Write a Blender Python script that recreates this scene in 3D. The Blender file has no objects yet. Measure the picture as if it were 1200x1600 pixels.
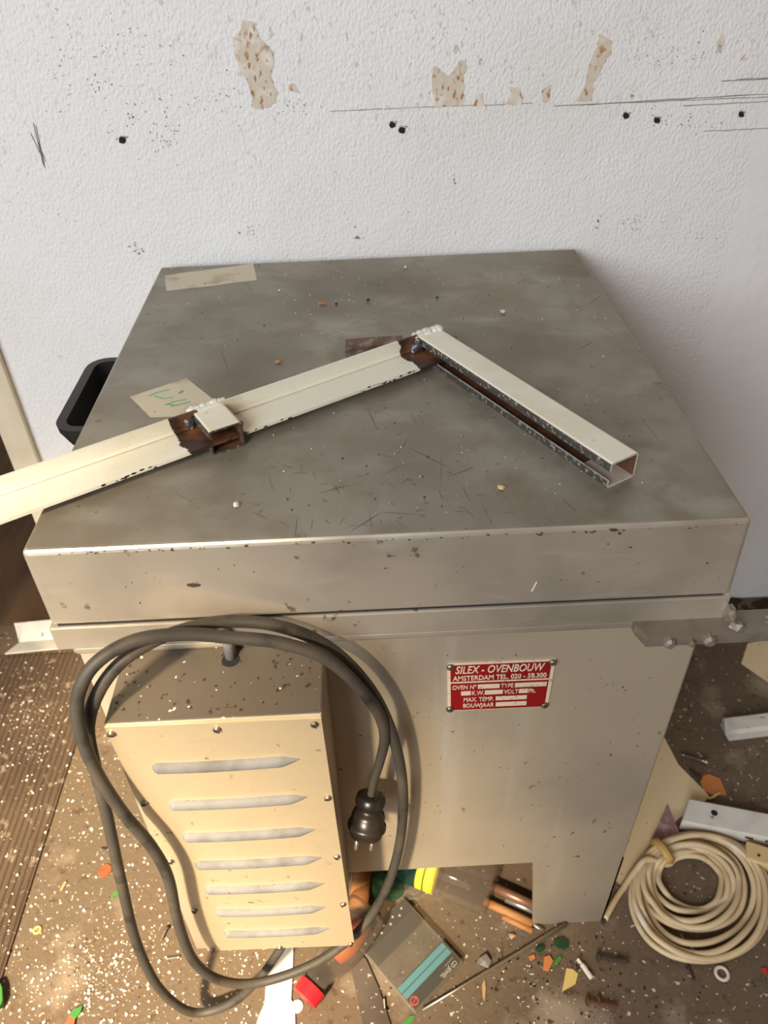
import bpy, bmesh, math, random
from mathutils import Vector, Matrix, Euler
random.seed(7)
sc = bpy.context.scene
COL = sc.collection

# ------------------------------------------------------------------ camera
F_PX = 1202.0
CAM = Vector((0.29345, -0.49372, 1.20517))
ROT = Euler((0.896038, 0.0237088, -0.0423493))
cd = bpy.data.cameras.new('camera'); cam = bpy.data.objects.new('camera', cd); COL.objects.link(cam)
cam.location = CAM; cam.rotation_euler = ROT
cd.sensor_fit = 'VERTICAL'; cd.sensor_height = 36.0; cd.sensor_width = 27.0
cd.lens = 36.0 * F_PX / 1600.0
cd.clip_start = 0.01
cd.dof.use_dof = True; cd.dof.focus_distance = 0.80; cd.dof.aperture_fstop = 7.0
sc.camera = cam

# ------------------------------------------------------------------ light
w = bpy.data.worlds.new('world'); sc.world = w; w.use_nodes = True
bg = w.node_tree.nodes['Background']; bg.inputs[0].default_value = (1.0, 0.90, 0.78, 1); bg.inputs[1].default_value = 0.16

def aim(o, tgt):
    o.rotation_euler = (Vector(tgt) - o.location).to_track_quat('-Z', 'Y').to_euler()
def area(name, loc, tgt, sx, sy, energy, col):
    l = bpy.data.lights.new(name, 'AREA'); l.shape = 'RECTANGLE'; l.size = sx; l.size_y = sy; l.energy = energy; l.color = col
    o = bpy.data.objects.new(name, l); COL.objects.link(o); o.location = loc; aim(o, tgt); return o
# daylight coming in through the open front of the garage
area('doorway_daylight', (-1.4, -2.6, 2.15), (0.2, 0.35, 0.8), 2.2, 1.9, 100, (0.91, 0.95, 1.0))
# sun falling through the doorway onto the floor in front of the oven
sl = bpy.data.lights.new('doorway_sun', 'SPOT'); sl.energy = 3400; sl.color = (1.0, 0.80, 0.53)
sl.spot_size = math.radians(13.4); sl.spot_blend = 0.7; sl.shadow_soft_size = 0.2
so = bpy.data.objects.new('doorway_sun', sl); COL.objects.link(so); so.location = (-1.46, -3.42, 3.75); aim(so, (-0.17, -0.14, 0.33))

sc.view_settings.view_transform = 'Standard'; sc.view_settings.look = 'None'
sc.view_settings.gamma = 1.0; sc.view_settings.use_curve_mapping = False
sc.view_settings.exposure = 0.35

# ------------------------------------------------------------------ helpers
RM = ROT.to_matrix()
def ray(u, v):
    return RM @ Vector(((u - 600) / F_PX, -(v - 800) / F_PX, -1.0))
def G(u, v, z=0.0):                      # point at height z
    d = ray(u, v); return CAM + d * ((z - CAM.z) / d.z)
def Yp(u, v, y):                         # point on the vertical plane y
    d = ray(u, v); return CAM + d * ((y - CAM.y) / d.y)
def lin(c):
    return tuple(((x / 255 / 12.92) if x / 255 <= 0.04045 else ((x / 255 + 0.055) / 1.055) ** 2.4) for x in c) + (1,)

def mat(name, col, rough=0.6, metal=0.0, mix=(), bump=(), trans=0.0, ior=1.45, coat=0.0, rvar=0.0):
    """mix: (colour, scale, lo, hi, detail, stretch) noise-masked colours laid one over the other"""
    m = bpy.data.materials.new(name); m.use_nodes = True
    nt = m.node_tree; N = nt.nodes; L = nt.links; b = N['Principled BSDF']
    b.inputs['Roughness'].default_value = rough; b.inputs['Metallic'].default_value = metal
    b.inputs['Transmission Weight'].default_value = trans; b.inputs['IOR'].default_value = ior
    b.inputs['Coat Weight'].default_value = coat
    tc = N.new('ShaderNodeTexCoord')
    rgb = N.new('ShaderNodeRGB'); rgb.outputs[0].default_value = lin(col); cur = rgb.outputs[0]
    def noise(scale, detail, stretch, seed=0.0):
        mp = N.new('ShaderNodeMapping'); L.new(tc.outputs['Object'], mp.inputs[0])
        mp.inputs['Scale'].default_value = stretch; mp.inputs['Location'].default_value = (seed, seed * 1.7, seed * .6)
        n = N.new('ShaderNodeTexNoise'); L.new(mp.outputs[0], n.inputs[0])
        n.inputs['Scale'].default_value = scale; n.inputs['Detail'].default_value = detail
        return n.outputs[0]
    for i, e in enumerate(mix):
        c, s, lo, hi = e[:4]; det = e[4] if len(e) > 4 else 4; st = e[5] if len(e) > 5 else (1, 1, 1)
        mr = N.new('ShaderNodeMapRange'); L.new(noise(s, det, st, i * 3.1 + 1), mr.inputs[0])
        mr.inputs[1].default_value = lo; mr.inputs[2].default_value = hi
        mx = N.new('ShaderNodeMix'); mx.data_type = 'RGBA'
        L.new(mr.outputs[0], mx.inputs[0]); L.new(cur, mx.inputs[6]); mx.inputs[7].default_value = lin(c)
        cur = mx.outputs[2]
    L.new(cur, b.inputs['Base Color'])
    if rvar:
        mr = N.new('ShaderNodeMapRange'); L.new(noise(9, 5, (1, 1, 1), 9.0), mr.inputs[0])
        mr.inputs[1].default_value = 0.3; mr.inputs[2].default_value = 0.7
        mr.inputs[3].default_value = rough - rvar; mr.inputs[4].default_value = rough + rvar
        L.new(mr.outputs[0], b.inputs['Roughness'])
    prev = None
    for j, e in enumerate(bump):
        s, st, dist = e[:3]; stt = e[3] if len(e) > 3 else (1, 1, 1)
        bp = N.new('ShaderNodeBump'); bp.inputs['Strength'].default_value = st; bp.inputs['Distance'].default_value = dist
        L.new(noise(s, 3, stt, 20 + j), bp.inputs['Height'])
        if prev: L.new(prev, bp.inputs['Normal'])
        prev = bp.outputs[0]
    if prev: L.new(prev, b.inputs['Normal'])
    m['_c'] = 0
    del m['_c']
    return m

def tag(o, label=None, cat=None, group=None, kind=None):
    if label: o['label'] = label
    if cat: o['category'] = cat
    if group: o['group'] = group
    if kind: o['kind'] = kind
    return o
def thing(name, label, cat, loc=(0, 0, 0), group=None):
    o = bpy.data.objects.new(name, None); COL.objects.link(o); o.location = loc; o.empty_display_size = 0.05
    return tag(o, label, cat, group)
def wloc(o):
    p = Vector((0, 0, 0))
    while o: p += o.location; o = o.parent
    return p
def obj(name, bm, mats, parent=None, origin=None, smooth=False, recalc=True):
    """geometry is given in world coordinates; the object gets its own base point"""
    if recalc: bmesh.ops.recalc_face_normals(bm, faces=bm.faces[:])
    me = bpy.data.meshes.new(name)
    if parent is not None: off = wloc(parent)
    else: off = Vector(origin) if origin is not None else Vector((0, 0, 0))
    bm.transform(Matrix.Translation(-off)); bm.to_mesh(me); bm.free()
    for m in (mats if isinstance(mats, (list, tuple)) else [mats]): me.materials.append(m)
    o = bpy.data.objects.new(name, me); COL.objects.link(o)
    if parent is not None: o.parent = parent
    else: o.location = off
    if smooth:
        for p in me.polygons: p.use_smooth = True
    return o
def base(bm):
    xs = [v.co for v in bm.verts]
    return Vector((sum(c.x for c in xs) / len(xs), sum(c.y for c in xs) / len(xs), min(c.z for c in xs)))
def single(name, bm, m, label, cat, group=None, smooth=False, kind=None):
    return tag(obj(name, bm, m, None, base(bm), smooth), label, cat, group, kind)

def box8(bm, p, bevel=0.0, seg=2):
    """p: bottom 4 (ccw from above) then top 4"""
    v = [bm.verts.new(q) for q in p]
    fs = [bm.faces.new([v[i] for i in f]) for f in ((3, 2, 1, 0), (4, 5, 6, 7), (0, 1, 5, 4), (1, 2, 6, 5), (2, 3, 7, 6), (3, 0, 4, 7))]
    if bevel:
        es = list({e for f in fs for e in f.edges})
        bmesh.ops.bevel(bm, geom=es, offset=bevel, segments=seg, profile=0.5, affect='EDGES')
    return bm
def bx(x0, x1, y0, y1, z0, z1, bevel=0.0, bm=None, seg=2):
    bm = bm or bmesh.new()
    return box8(bm, [(x0, y0, z0), (x1, y0, z0), (x1, y1, z0), (x0, y1, z0), (x0, y0, z1), (x1, y0, z1), (x1, y1, z1), (x0, y1, z1)], bevel, seg)
def catmull(pts, n=8, closed=False):
    P = [Vector(p) for p in pts]; out = []
    m = len(P)
    rng = range(m if closed else m - 1)
    for i in rng:
        if closed: a, b, c, d = P[(i - 1) % m], P[i], P[(i + 1) % m], P[(i + 2) % m]
        else: a, b, c, d = P[max(i - 1, 0)], P[i], P[i + 1], P[min(i + 2, m - 1)]
        for k in range(n):
            t = k / n
            out.append(0.5 * ((2 * b) + (c - a) * t + (2 * a - 5 * b + 4 * c - d) * t * t + (3 * b - a - 3 * c + d) * t ** 3))
    if not closed: out.append(P[-1])
    return out
def tube(path, r, sides=10, bm=None, cap=True):
    bm = bm or bmesh.new(); P = [Vector(p) for p in path]
    up = None; rings = []
    for i, p in enumerate(P):
        t = (P[min(i + 1, len(P) - 1)] - P[max(i - 1, 0)]).normalized()
        if up is None: up = t.orthogonal().normalized()
        up = (up - t * up.dot(t)).normalized(); s = t.cross(up)
        rr = r(i / (len(P) - 1)) if callable(r) else r
        rings.append([bm.verts.new(p + (up * math.cos(a) + s * math.sin(a)) * rr) for a in [2 * math.pi * k / sides for k in range(sides)]])
    for A, B in zip(rings, rings[1:]):
        for k in range(sides): bm.faces.new((A[k], A[(k + 1) % sides], B[(k + 1) % sides], B[k]))
    if cap: bm.faces.new(rings[0][::-1]); bm.faces.new(rings[-1])
    return bm
def lathe(o, axis, prof, sides=20, bm=None):
    """prof: (distance along axis, radius)"""
    bm = bm or bmesh.new(); o = Vector(o); t = Vector(axis).normalized(); u = t.orthogonal().normalized(); s = t.cross(u)
    rings = [[bm.verts.new(o + t * d + (u * math.cos(a) + s * math.sin(a)) * max(r, 1e-5)) for a in [2 * math.pi * k / sides for k in range(sides)]] for d, r in prof]
    for A, B in zip(rings, rings[1:]):
        for k in range(sides): bm.faces.new((A[k], A[(k + 1) % sides], B[(k + 1) % sides], B[k]))
    bm.faces.new(rings[0][::-1]); bm.faces.new(rings[-1])
    return bm
def prism(poly, off, bm=None, mi=0):
    """flat polygon (3-d points) thickened along off"""
    bm = bm or bmesh.new(); off = Vector(off)
    a = [bm.verts.new(Vector(p)) for p in poly]; b = [bm.verts.new(Vector(p) + off) for p in poly]; n = len(a)
    fs = [bm.faces.new(a[::-1]), bm.faces.new(b)] + [bm.faces.new((a[i], a[(i + 1) % n], b[(i + 1) % n], b[i])) for i in range(n)]
    for f in fs: f.material_index = mi
    return bm
def gpoly(pts, z=0.0, th=0.001, bm=None):
    return prism([G(u, v, z) for u, v in pts], (0, 0, th), bm)
def sweep(prof, o, u, w, d, length, mi=None, bm=None):
    """open or closed 2-d outline (closed polygon) swept along d"""
    bm = bm or bmesh.new(); o, u, w, d = Vector(o), Vector(u).normalized(), Vector(w).normalized(), Vector(d).normalized()
    nseg = 24
    rows = []
    for k in range(nseg + 1):
        rows.append([bm.verts.new(o + u * a + w * b + d * (length * k / nseg)) for a, b in prof])
    n = len(prof)
    for A, B in zip(rows, rows[1:]):
        for i in range(n):
            f = bm.faces.new((A[i], A[(i + 1) % n], B[(i + 1) % n], B[i]))
            if mi: f.material_index = mi[i]
    for r in (rows[0], rows[-1]):
        f = bm.faces.new(r)
        if mi: f.material_index = mi[-1]
    return bm
def textmesh(s, size, o, u, v, thick=0.0003, align='LEFT', bold=0.0, shear=0.0, sx=1.0):
    """text laid on the plane spanned by u (reading direction) and v (up); returns a bmesh in world coordinates"""
    c = bpy.data.curves.new('t', 'FONT'); c.body = s; c.size = size; c.extrude = thick / 2; c.align_x = align; c.offset = bold; c.shear = shear
    c.resolution_u = 3
    t = bpy.data.objects.new('t', c); COL.objects.link(t)
    me = bpy.data.meshes.new_from_object(t.evaluated_get(bpy.context.evaluated_depsgraph_get()))
    bpy.data.objects.remove(t); bpy.data.curves.remove(c)
    bm = bmesh.new(); bm.from_mesh(me); bpy.data.meshes.remove(me)
    u, v = Vector(u).normalized(), Vector(v).normalized(); n = u.cross(v)
    M = Matrix((( u.x * sx, v.x, n.x, o[0]), (u.y * sx, v.y, n.y, o[1]), (u.z * sx, v.z, n.z, o[2]), (0, 0, 0, 1)))
    bm.transform(M); return bm
def join(bms):
    out = bmesh.new()
    for b in bms:
        me = bpy.data.meshes.new('tmp'); b.to_mesh(me); b.free(); out.from_mesh(me); bpy.data.meshes.remove(me)
    return out
def blob(c, r, squash=(1, 1, 1), jit=0.25, sub=2, bm=None, rng=random):
    b = bmesh.new(); bmesh.ops.create_icosphere(b, subdivisions=sub, radius=1.0)
    for v in b.verts:
        k = 1 + rng.uniform(-jit, jit)
        v.co = Vector((v.co.x * squash[0], v.co.y * squash[1], v.co.z * squash[2])) * (r * k) + Vector(c)
    if bm is None: return b
    me = bpy.data.meshes.new('tmp'); b.to_mesh(me); b.free(); bm.from_mesh(me); bpy.data.meshes.remove(me); return bm

# ------------------------------------------------------------------ materials
def wall_material():
    m = bpy.data.materials.new('wall_paint'); m.use_nodes = True; nt = m.node_tree; N = nt.nodes; L = nt.links; b = N['Principled BSDF']
    b.inputs['Roughness'].default_value = 0.75
    tc = N.new('ShaderNodeTexCoord')
    def noise(scale, det, st=(1, 1, 1), loc=(0, 0, 0)):
        mp = N.new('ShaderNodeMapping'); L.new(tc.outputs['Object'], mp.inputs[0]); mp.inputs['Scale'].default_value = st; mp.inputs['Location'].default_value = loc
        n = N.new('ShaderNodeTexNoise'); n.inputs['Scale'].default_value = scale; n.inputs['Detail'].default_value = det; L.new(mp.outputs[0], n.inputs[0]); return n.outputs[0]
    def mr(src, lo, hi, a=0.0, c=1.0):
        r = N.new('ShaderNodeMapRange'); L.new(src, r.inputs[0])
        for i, x in enumerate((lo, hi, a, c)): r.inputs[i + 1].default_value = x
        return r.outputs[0]
    def mul(a, c):
        x = N.new('ShaderNodeMath'); x.operation = 'MULTIPLY'
        for i, s in enumerate((a, c)):
            if isinstance(s, float): x.inputs[i].default_value = s
            else: L.new(s, x.inputs[i])
        return x.outputs[0]
    def mixc(fac, a, c):
        x = N.new('ShaderNodeMix'); x.data_type = 'RGBA'; L.new(fac, x.inputs[0])
        if isinstance(a, tuple): x.inputs[6].default_value = a
        else: L.new(a, x.inputs[6])
        x.inputs[7].default_value = c; return x.outputs[2]
    sep = N.new('ShaderNodeSeparateXYZ'); L.new(tc.outputs['Object'], sep.inputs[0])
    # grubby patches and the band where a shelf used to hang
    dirt = mr(noise(3.5, 6), 0.5, 0.78, 0, 0.35)
    c1 = mixc(dirt, lin((232, 231, 229)), lin((205, 198, 186)))
    # bare wood chips rubbed through the paint, above the band and towards the left
    chips = mr(noise(110, 2, (1.3, 1, 0.75)), 0.645, 0.69)
    hi = mr(sep.outputs['Z'], 0.82, 1.12); where = mr(noise(5, 3, loc=(4, 2, 1)), 0.34, 0.6)
    chip = mul(mul(chips, mul(hi, where)), 0.55)
    c2 = mixc(chip, c1, lin((118, 112, 100)))
    # thin spots of browned glue
    st = mul(mr(noise(26, 4, loc=(7, 3, 2)), 0.7, 0.76), mr(noise(2.2, 2, loc=(1, 9, 2)), 0.5, 0.62))
    c3 = mixc(mul(st, 0.7), c2, lin((150, 128, 98)))
    L.new(c3, b.inputs['Base Color'])
    # woodchip relief, absent on the smooth plaster strip at the right
    smooth = mr(sep.outputs['X'], 0.855, 0.868, 1.0, 0.12)
    vo = N.new('ShaderNodeTexVoronoi'); vo.inputs['Scale'].default_value = 85; mp = N.new('ShaderNodeMapping'); mp.inputs['Scale'].default_value = (1, 1, .7)
    L.new(tc.outputs['Object'], mp.inputs[0]); L.new(mp.outputs[0], vo.inputs['Vector'])
    b1 = N.new('ShaderNodeBump'); b1.inputs['Distance'].default_value = 0.0024
    L.new(mul(smooth, 0.85), b1.inputs['Strength']); L.new(noise(250, 2, (1.0, 1, 0.7)), b1.inputs['Height'])
    b2 = N.new('ShaderNodeBump'); b2.inputs['Distance'].default_value = 0.005; b2.inputs['Strength'].default_value = 0.3
    L.new(noise(38, 3), b2.inputs['Height']); L.new(b1.outputs[0], b2.inputs['Normal'])
    L.new(b2.outputs[0], b.inputs['Normal'])
    return m
M_WALL = wall_material()
M_FLOOR = mat('concrete', (102, 87, 69), 0.85, mix=[((104, 84, 64), 4, 0.42, 0.68, 6), ((150, 134, 114), 9, 0.55, 0.72, 5), ((84, 66, 48), 60, 0.62, 0.7, 3), ((196, 186, 170), 140, 0.67, 0.71, 2)], bump=[(120, .35, .003), (14, .3, .006)])
M_HALL = mat('shaded_hall_boards', (96, 72, 50), 0.7, mix=[((70, 50, 34), 5, 0.4, 0.7, 5, (4, .6, 1))], bump=[(60, .2, .002)])  # brown boards, with the hall's shade put into the colour
M_MAT = mat('ribbed_brown', (90, 73, 57), 0.85, mix=[((76, 60, 45), 7, 0.4, 0.65, 5), ((146, 128, 108), 45, 0.6, 0.72, 4)], bump=[(150, .3, .002)])
M_TOP = mat('worn_steel_top', (152, 145, 131), 0.5, 0.4, mix=[((118, 108, 92), 5, 0.42, 0.72, 7), ((164, 158, 146), 9, 0.56, 0.8, 5, (1, 2, 1)), ((124, 96, 66), 3.3, 0.58, 0.76, 7), ((118, 110, 98), 110, 0.64, 0.74, 4), ((132, 122, 104), 24, 0.5, 0.72, 6, (1, 1, 1))], bump=[(40, .06, .002), (220, .05, .001, (1, 14, 1))], rvar=0.1)
M_STEEL = mat('dull_aluminium', (204, 193, 176), 0.36, 0.62, mix=[((164, 156, 142), 6, 0.42, 0.7, 6), ((206, 200, 188), 14, 0.58, 0.75, 5, (1, 1, 4)), ((138, 122, 100), 70, 0.7, 0.76, 3)], bump=[(190, .12, .0012, (.6, .6, 1.6)), (8, .12, .004)], rvar=0.08)
M_BODY = mat('dull_aluminium_body', (186, 173, 151), 0.46, 0.45, mix=[((160, 150, 136), 4, 0.42, 0.7, 6), ((196, 190, 178), 3, 0.55, 0.75, 5, (6, 1, .5)), ((120, 104, 84), 65, 0.71, 0.77, 3)], bump=[(160, .06, .001), (6, .1, .004)], rvar=0.06)
M_COVER = mat('brushed_cover', (220, 202, 168), 0.42, 0.6, mix=[((214, 198, 166), 60, 0.5, 0.75, 6, (.7, 1, 1.6)), ((150, 134, 108), 90, 0.68, 0.76, 4)], bump=[(210, .12, .001, (.3, 1, 2.4))])
M_BOXTOP = mat('grimy_box_top', (98, 90, 79), 0.6, 0.15, mix=[((100, 88, 74), 8, 0.42, 0.7, 5), ((60, 52, 44), 80, 0.68, 0.73, 2), ((225, 220, 210), 170, 0.73, 0.75, 1)], bump=[(90, .1, .001)])
M_LOUV = mat('louvre_metal', (118, 117, 116), 0.75, 0.0, mix=[((92, 90, 88), 30, 0.45, 0.7, 5), ((96, 90, 84), 90, 0.66, 0.72, 3)], bump=[(130, .3, .0015)])
M_BLACK = mat('black_plastic', (34, 33, 32), 0.4, bump=[(60, .05, .001)])
M_RUBBER = mat('grey_rubber', (62, 58, 52), 0.6, mix=[((88, 78, 64), 12, 0.5, 0.75, 5), ((38, 35, 32), 30, 0.55, 0.7, 4)], bump=[(90, .1, .0015)])
M_PLUG = mat('black_bakelite', (26, 23, 21), 0.32, mix=[((48, 40, 34), 25, .5, .7)])
M_CHROME = mat('nickel', (206, 200, 188), 0.3, 0.9)
M_SCREW = mat('screw_steel', (150, 142, 128), 0.38, 0.85, mix=[((96, 86, 72), 90, .5, .7)])
M_CREAM = mat('cream_paint', (232, 226, 206), 0.5, mix=[((214, 202, 172), 9, 0.48, 0.74, 5), ((190, 176, 146), 60, 0.7, 0.77, 4)], bump=[(130, .25, .0012), (30, .12, .002)])
M_INNER = mat('pale_inside', (196, 180, 168), 0.7, mix=[((150, 112, 84), 14, .48, .7, 5)])
M_BARE = mat('bare_dark_steel', (96, 92, 88), 0.42, 0.6, mix=[((186, 182, 174), 230, 0.55, 0.66, 8), ((98, 66, 42), 18, 0.6, 0.7, 4)], bump=[(90, .3, .002)])
M_RUST = mat('rust', (92, 58, 36), 0.85, mix=[((140, 88, 48), 25, .5, .7, 5), ((52, 36, 28), 20, .52, .7, 5)], bump=[(120, .4, .002)])
M_CUT = mat('cut_edge', (214, 208, 198), 0.45, 0.2, mix=[((160, 134, 104), 60, .52, .68, 4)])
M_WELD = mat('weld', (92, 90, 92), 0.4, 0.7, mix=[((226, 222, 216), 90, .55, .62, 4)], bump=[(160, .6, .003)])
M_TAPE = mat('masking_tape', (206, 194, 170), 0.7, mix=[((172, 156, 128), 26, 0.52, 0.72, 5), ((110, 98, 84), 110, 0.66, 0.74, 3)], bump=[(160, .1, .001)])
M_GREEN = mat('green_ink', (84, 158, 116), 0.7)
M_RED = mat('red_enamel', (132, 12, 17), 0.4, mix=[((118, 8, 12), 20, .5, .7)])
M_LET = mat('bare_plate_metal', (226, 208, 184), 0.4, 0.25, mix=[((190, 170, 146), 160, .56, .66, 3)])
M_PEEL = mat('bare_plaster', (208, 196, 178), 0.9, mix=[((226, 218, 206), 45, .5, .66, 4), ((170, 120, 76), 170, .56, .64, 3, (1, 1, .5)), ((176, 146, 110), 60, .6, .7, 4)], bump=[(80, .5, .003)])
M_DARK = mat('dark_hole', (34, 33, 34), 0.9)
M_SCUFF = mat('scuff', (118, 108, 98), 0.9)
M_LSCR = mat('lid_scratch', (114, 106, 93), 0.6, 0.3)
M_SPECK = mat('wall_speck', (156, 150, 139), 0.9)
M_SCUFFB = mat('brown_scuff', (128, 104, 74), 0.9)
M_JAMB = mat('cream_gloss', (222, 210, 184), 0.45, mix=[((200, 186, 156), 9, .5, .75, 5)])
M_WHITEP = mat('white_paint', (220, 214, 202), 0.5, mix=[((186, 186, 182), 14, .5, .7, 5), ((110, 92, 70), 60, .67, .73, 4)], bump=[(60, .15, .0015)])
M_FLAKEW = mat('paint_flakes', (216, 206, 192), 0.8)
M_FLAKET = mat('tan_grit', (176, 146, 108), 0.85)
M_GRIT = mat('dark_grit', (66, 53, 42), 0.85)
M_BOARD = mat('cream_card', (232, 210, 168), 0.75, mix=[((186, 158, 116), 10, .5, .74, 5), ((110, 90, 68), 80, .68, .74, 3)])
M_PURPLE = mat('mauve_print', (160, 124, 124), 0.8, mix=[((198, 170, 160), 60, .5, .62, 3)])
M_CORD = mat('cream_cord', (214, 190, 150), 0.5, mix=[((188, 162, 120), 15, .5, .75, 4), ((226, 214, 188), 22, .6, .75, 3)])
M_CORDS = mat('cream_socket', (216, 186, 134), 0.45)
M_OLDTAPE = mat('yellowed_tape', (196, 158, 92), 0.5)
def clear(name, col, rough=0.08, alpha=0.35):
    m = bpy.data.materials.new(name); m.use_nodes = True; nt = m.node_tree; N = nt.nodes; L = nt.links
    b = N['Principled BSDF']; b.inputs['Base Color'].default_value = lin(col); b.inputs['Roughness'].default_value = rough
    t = N.new('ShaderNodeBsdfTransparent'); t.inputs[0].default_value = lin(tuple(min(255, int(c * .35 + 165)) for c in col))
    fr = N.new('ShaderNodeLayerWeight'); fr.inputs[0].default_value = 0.3
    mr = N.new('ShaderNodeMapRange'); mr.inputs[3].default_value = alpha * .5; mr.inputs[4].default_value = min(1, alpha * 1.9); L.new(fr.outputs['Facing'], mr.inputs[0])
    mx = N.new('ShaderNodeMixShader'); L.new(mr.outputs[0], mx.inputs[0]); L.new(t.outputs[0], mx.inputs[1]); L.new(b.outputs[0], mx.inputs[2])
    L.new(mx.outputs[0], N['Material Output'].inputs[0]); return m
M_CLEAR = clear('clear_plastic', (190, 184, 170), .1, .2)
M_BOTTLE = clear('clear_bottle', (170, 156, 140), .06, .2)
M_SMOKE = clear('smoky_plastic', (96, 88, 82), .15, .6)
M_GGLASS = clear('green_glass', (70, 110, 80), .06, .45)
M_CAP = mat('red_cap', (176, 32, 40), 0.4)
M_ORANGE = mat('orange_dregs', (176, 96, 44), 0.5, mix=[((140, 70, 30), 20, .5, .7)])
M_BLUE = mat('blue_print', (86, 164, 184), 0.5)
M_INK = mat('black_print', (16, 15, 16), 0.85)
M_REDP = mat('red_print', (206, 48, 50), 0.5)
M_YEL = mat('yellow_label', (226, 206, 60), 0.5)
M_DGRN = mat('dark_green_label', (26, 62, 48), 0.5)
M_WOOD = mat('raw_wood', (176, 124, 76), 0.65, mix=[((160, 102, 54), 20, .45, .7, 5, (1, 8, 1))])
M_TUBE = mat('copper_brown_tube', (150, 112, 90), 0.4, 0.5)
M_GREY = mat('grey_flat_steel', (104, 92, 80), 0.6, 0.3, mix=[((80, 68, 56), 10, .45, .7, 5), ((190, 182, 170), 150, .68, .72, 2)])
M_ROD = mat('steel_rod', (176, 166, 148), 0.35, 0.85)
M_BRKP = mat('bracket_steel', (150, 140, 126), 0.55, 0.6, mix=[((120, 108, 92), 20, .45, .7, 5), ((200, 190, 176), 60, .64, .72, 4)], bump=[(60, .35, .003)])
M_CHIPO = mat('orange_chip', (196, 122, 66), 0.8)
M_CHIPB = mat('brown_chip', (178, 124, 74), 0.8)
M_PAPERY = mat('yellow_paper', (214, 184, 112), 0.8, mix=[((180, 150, 88), 60, .5, .7)])
M_LEAF = mat('green_scrap', (64, 128, 52), 0.7)
M_LEAFR = mat('red_scrap', (206, 92, 62), 0.7)
M_COIN = mat('rusty_disc', (142, 82, 46), 0.7, mix=[((110, 62, 36), 80, .5, .7)])
M_BLUES = mat('blue_scrap', (150, 186, 204), 0.6)
M_SOIL = mat('soil', (52, 40, 28), 0.95, bump=[(120, .6, .004)])
M_FOIL = mat('foil', (190, 186, 180), 0.3, 0.7)

# ------------------------------------------------------------------ setting
WY = 0.66
def structure(name, bm, m, smooth=False):
    o = obj(name, bm, m, smooth=smooth); o['kind'] = 'structure'; return o
wall = structure('wall_back', bx(-0.335, 3.0, WY, WY + 0.12, 0, 2.7), M_WALL)
floor = structure('floor', bx(-3.0, 3.2, -5.0, WY + .02, -0.1, 0), M_FLOOR)
structure('floor_hall', bx(-3.0, -0.1, WY + .02, 3.2, -0.1, 0), M_HALL)
structure('wall_hall', bx(-3.0, 0.2, 3.2, 3.3, 0, 2.7), M_HALL)
structure('bounce_wall_right', bx(1.52, 1.62, -2.2, WY, 0, 2.7), mat('tan_bounce', (150, 112, 76), 0.8, mix=[((120, 86, 56), 5, .4, .7, 5, (1, 4, .5))]))  # unseen wall, added to warm and darken the right side
structure('trim_1', bx(-0.335, -0.288, WY - 0.012, WY - 0.0005, 0.001, 2.2, 0.002), M_JAMB)

def wpoly(pts, m, name, dx=0.0, th=0.0006):
    pr = prism([Yp(u, v, WY - 0.0002) for u, v in pts], (0, -th, 0))
    return obj(name, pr, m, wall)
def rag(pts, k=3, amp=1.6):
    out = []
    for i, p in enumerate(pts):
        q = pts[(i + 1) % len(pts)]
        for j in range(k):
            t = j / k; out.append((p[0] + (q[0] - p[0]) * t + random.uniform(-amp, amp), p[1] + (q[1] - p[1]) * t + random.uniform(-amp, amp)))
    return out
def sc2(pts, ox=0, oy=0): return [(ox + x / 2, oy + y / 2) for x, y in pts]
A = [(760, 65), (795, 68), (815, 120), (840, 145), (858, 195), (845, 240), (868, 290), (860, 320), (835, 338), (790, 340), (785, 300), (770, 250), (745, 215), (735, 170), (728, 120), (745, 100)]
wpoly(rag(sc2(A)), M_PEEL, 'peeled_patch')
wpoly(rag(sc2([(900, 265), (920, 260), (937, 292), (900, 280)]), 2, .6), M_PEEL, 'peeled_patch')
for P in ([(155, 205), (185, 225), (205, 240), (240, 190), (258, 185), (255, 215), (248, 250), (253, 310), (240, 330), (205, 330), (155, 335), (150, 260)],
          [(275, 330), (285, 295), (305, 290), (316, 330)], [(378, 325), (395, 290), (388, 270), (420, 275), (435, 305), (430, 325)],
          [(495, 320), (492, 285), (525, 262), (512, 318)],
          [(600, 315), (625, 270), (640, 200), (660, 150), (672, 105), (712, 125), (708, 165), (690, 190), (680, 220), (655, 260), (650, 315), (620, 318)],
          [(1035, 165), (1045, 120), (1065, 100), (1062, 140), (1050, 165)], [(1113, 188), (1130, 170), (1132, 185)], [(488, 232), (494, 224), (503, 230), (497, 238)], [(765, 300), (772, 290), (782, 298), (776, 310)]):
    wpoly(rag(sc2(P, 600)), M_PEEL, 'peeled_patch')
for (u, v, r) in ((191, 219, 5.5), (613, 195, 5), (628, 203, 5.5), (978, 181, 5), (1026, 188, 5), (1158, 179, 4.5)):
    pts = [(u + r * math.cos(a) * random.uniform(.85, 1.15), v + r * math.sin(a) * random.uniform(.85, 1.15)) for a in [2 * math.pi * k / 12 for k in range(12)]]
    o = wpoly(pts, M_DARK, 'drill_hole', th=.0008)
    pts = [(u + r * 1.2 * math.cos(a), v + r * 1.2 * math.sin(a)) for a in (-2.4, -2.0, -1.6, -1.2, -.8, -.4)] + [(u + r * 1.7, v - r * 1.15), (u + r * 1.1, v - r * 1.1), (u + r * .4, v - r * 1.25), (u - r * .6, v - r * 1.2)]
    wpoly(pts, M_SPECK, 'chipped_rim', th=.0009)
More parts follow.
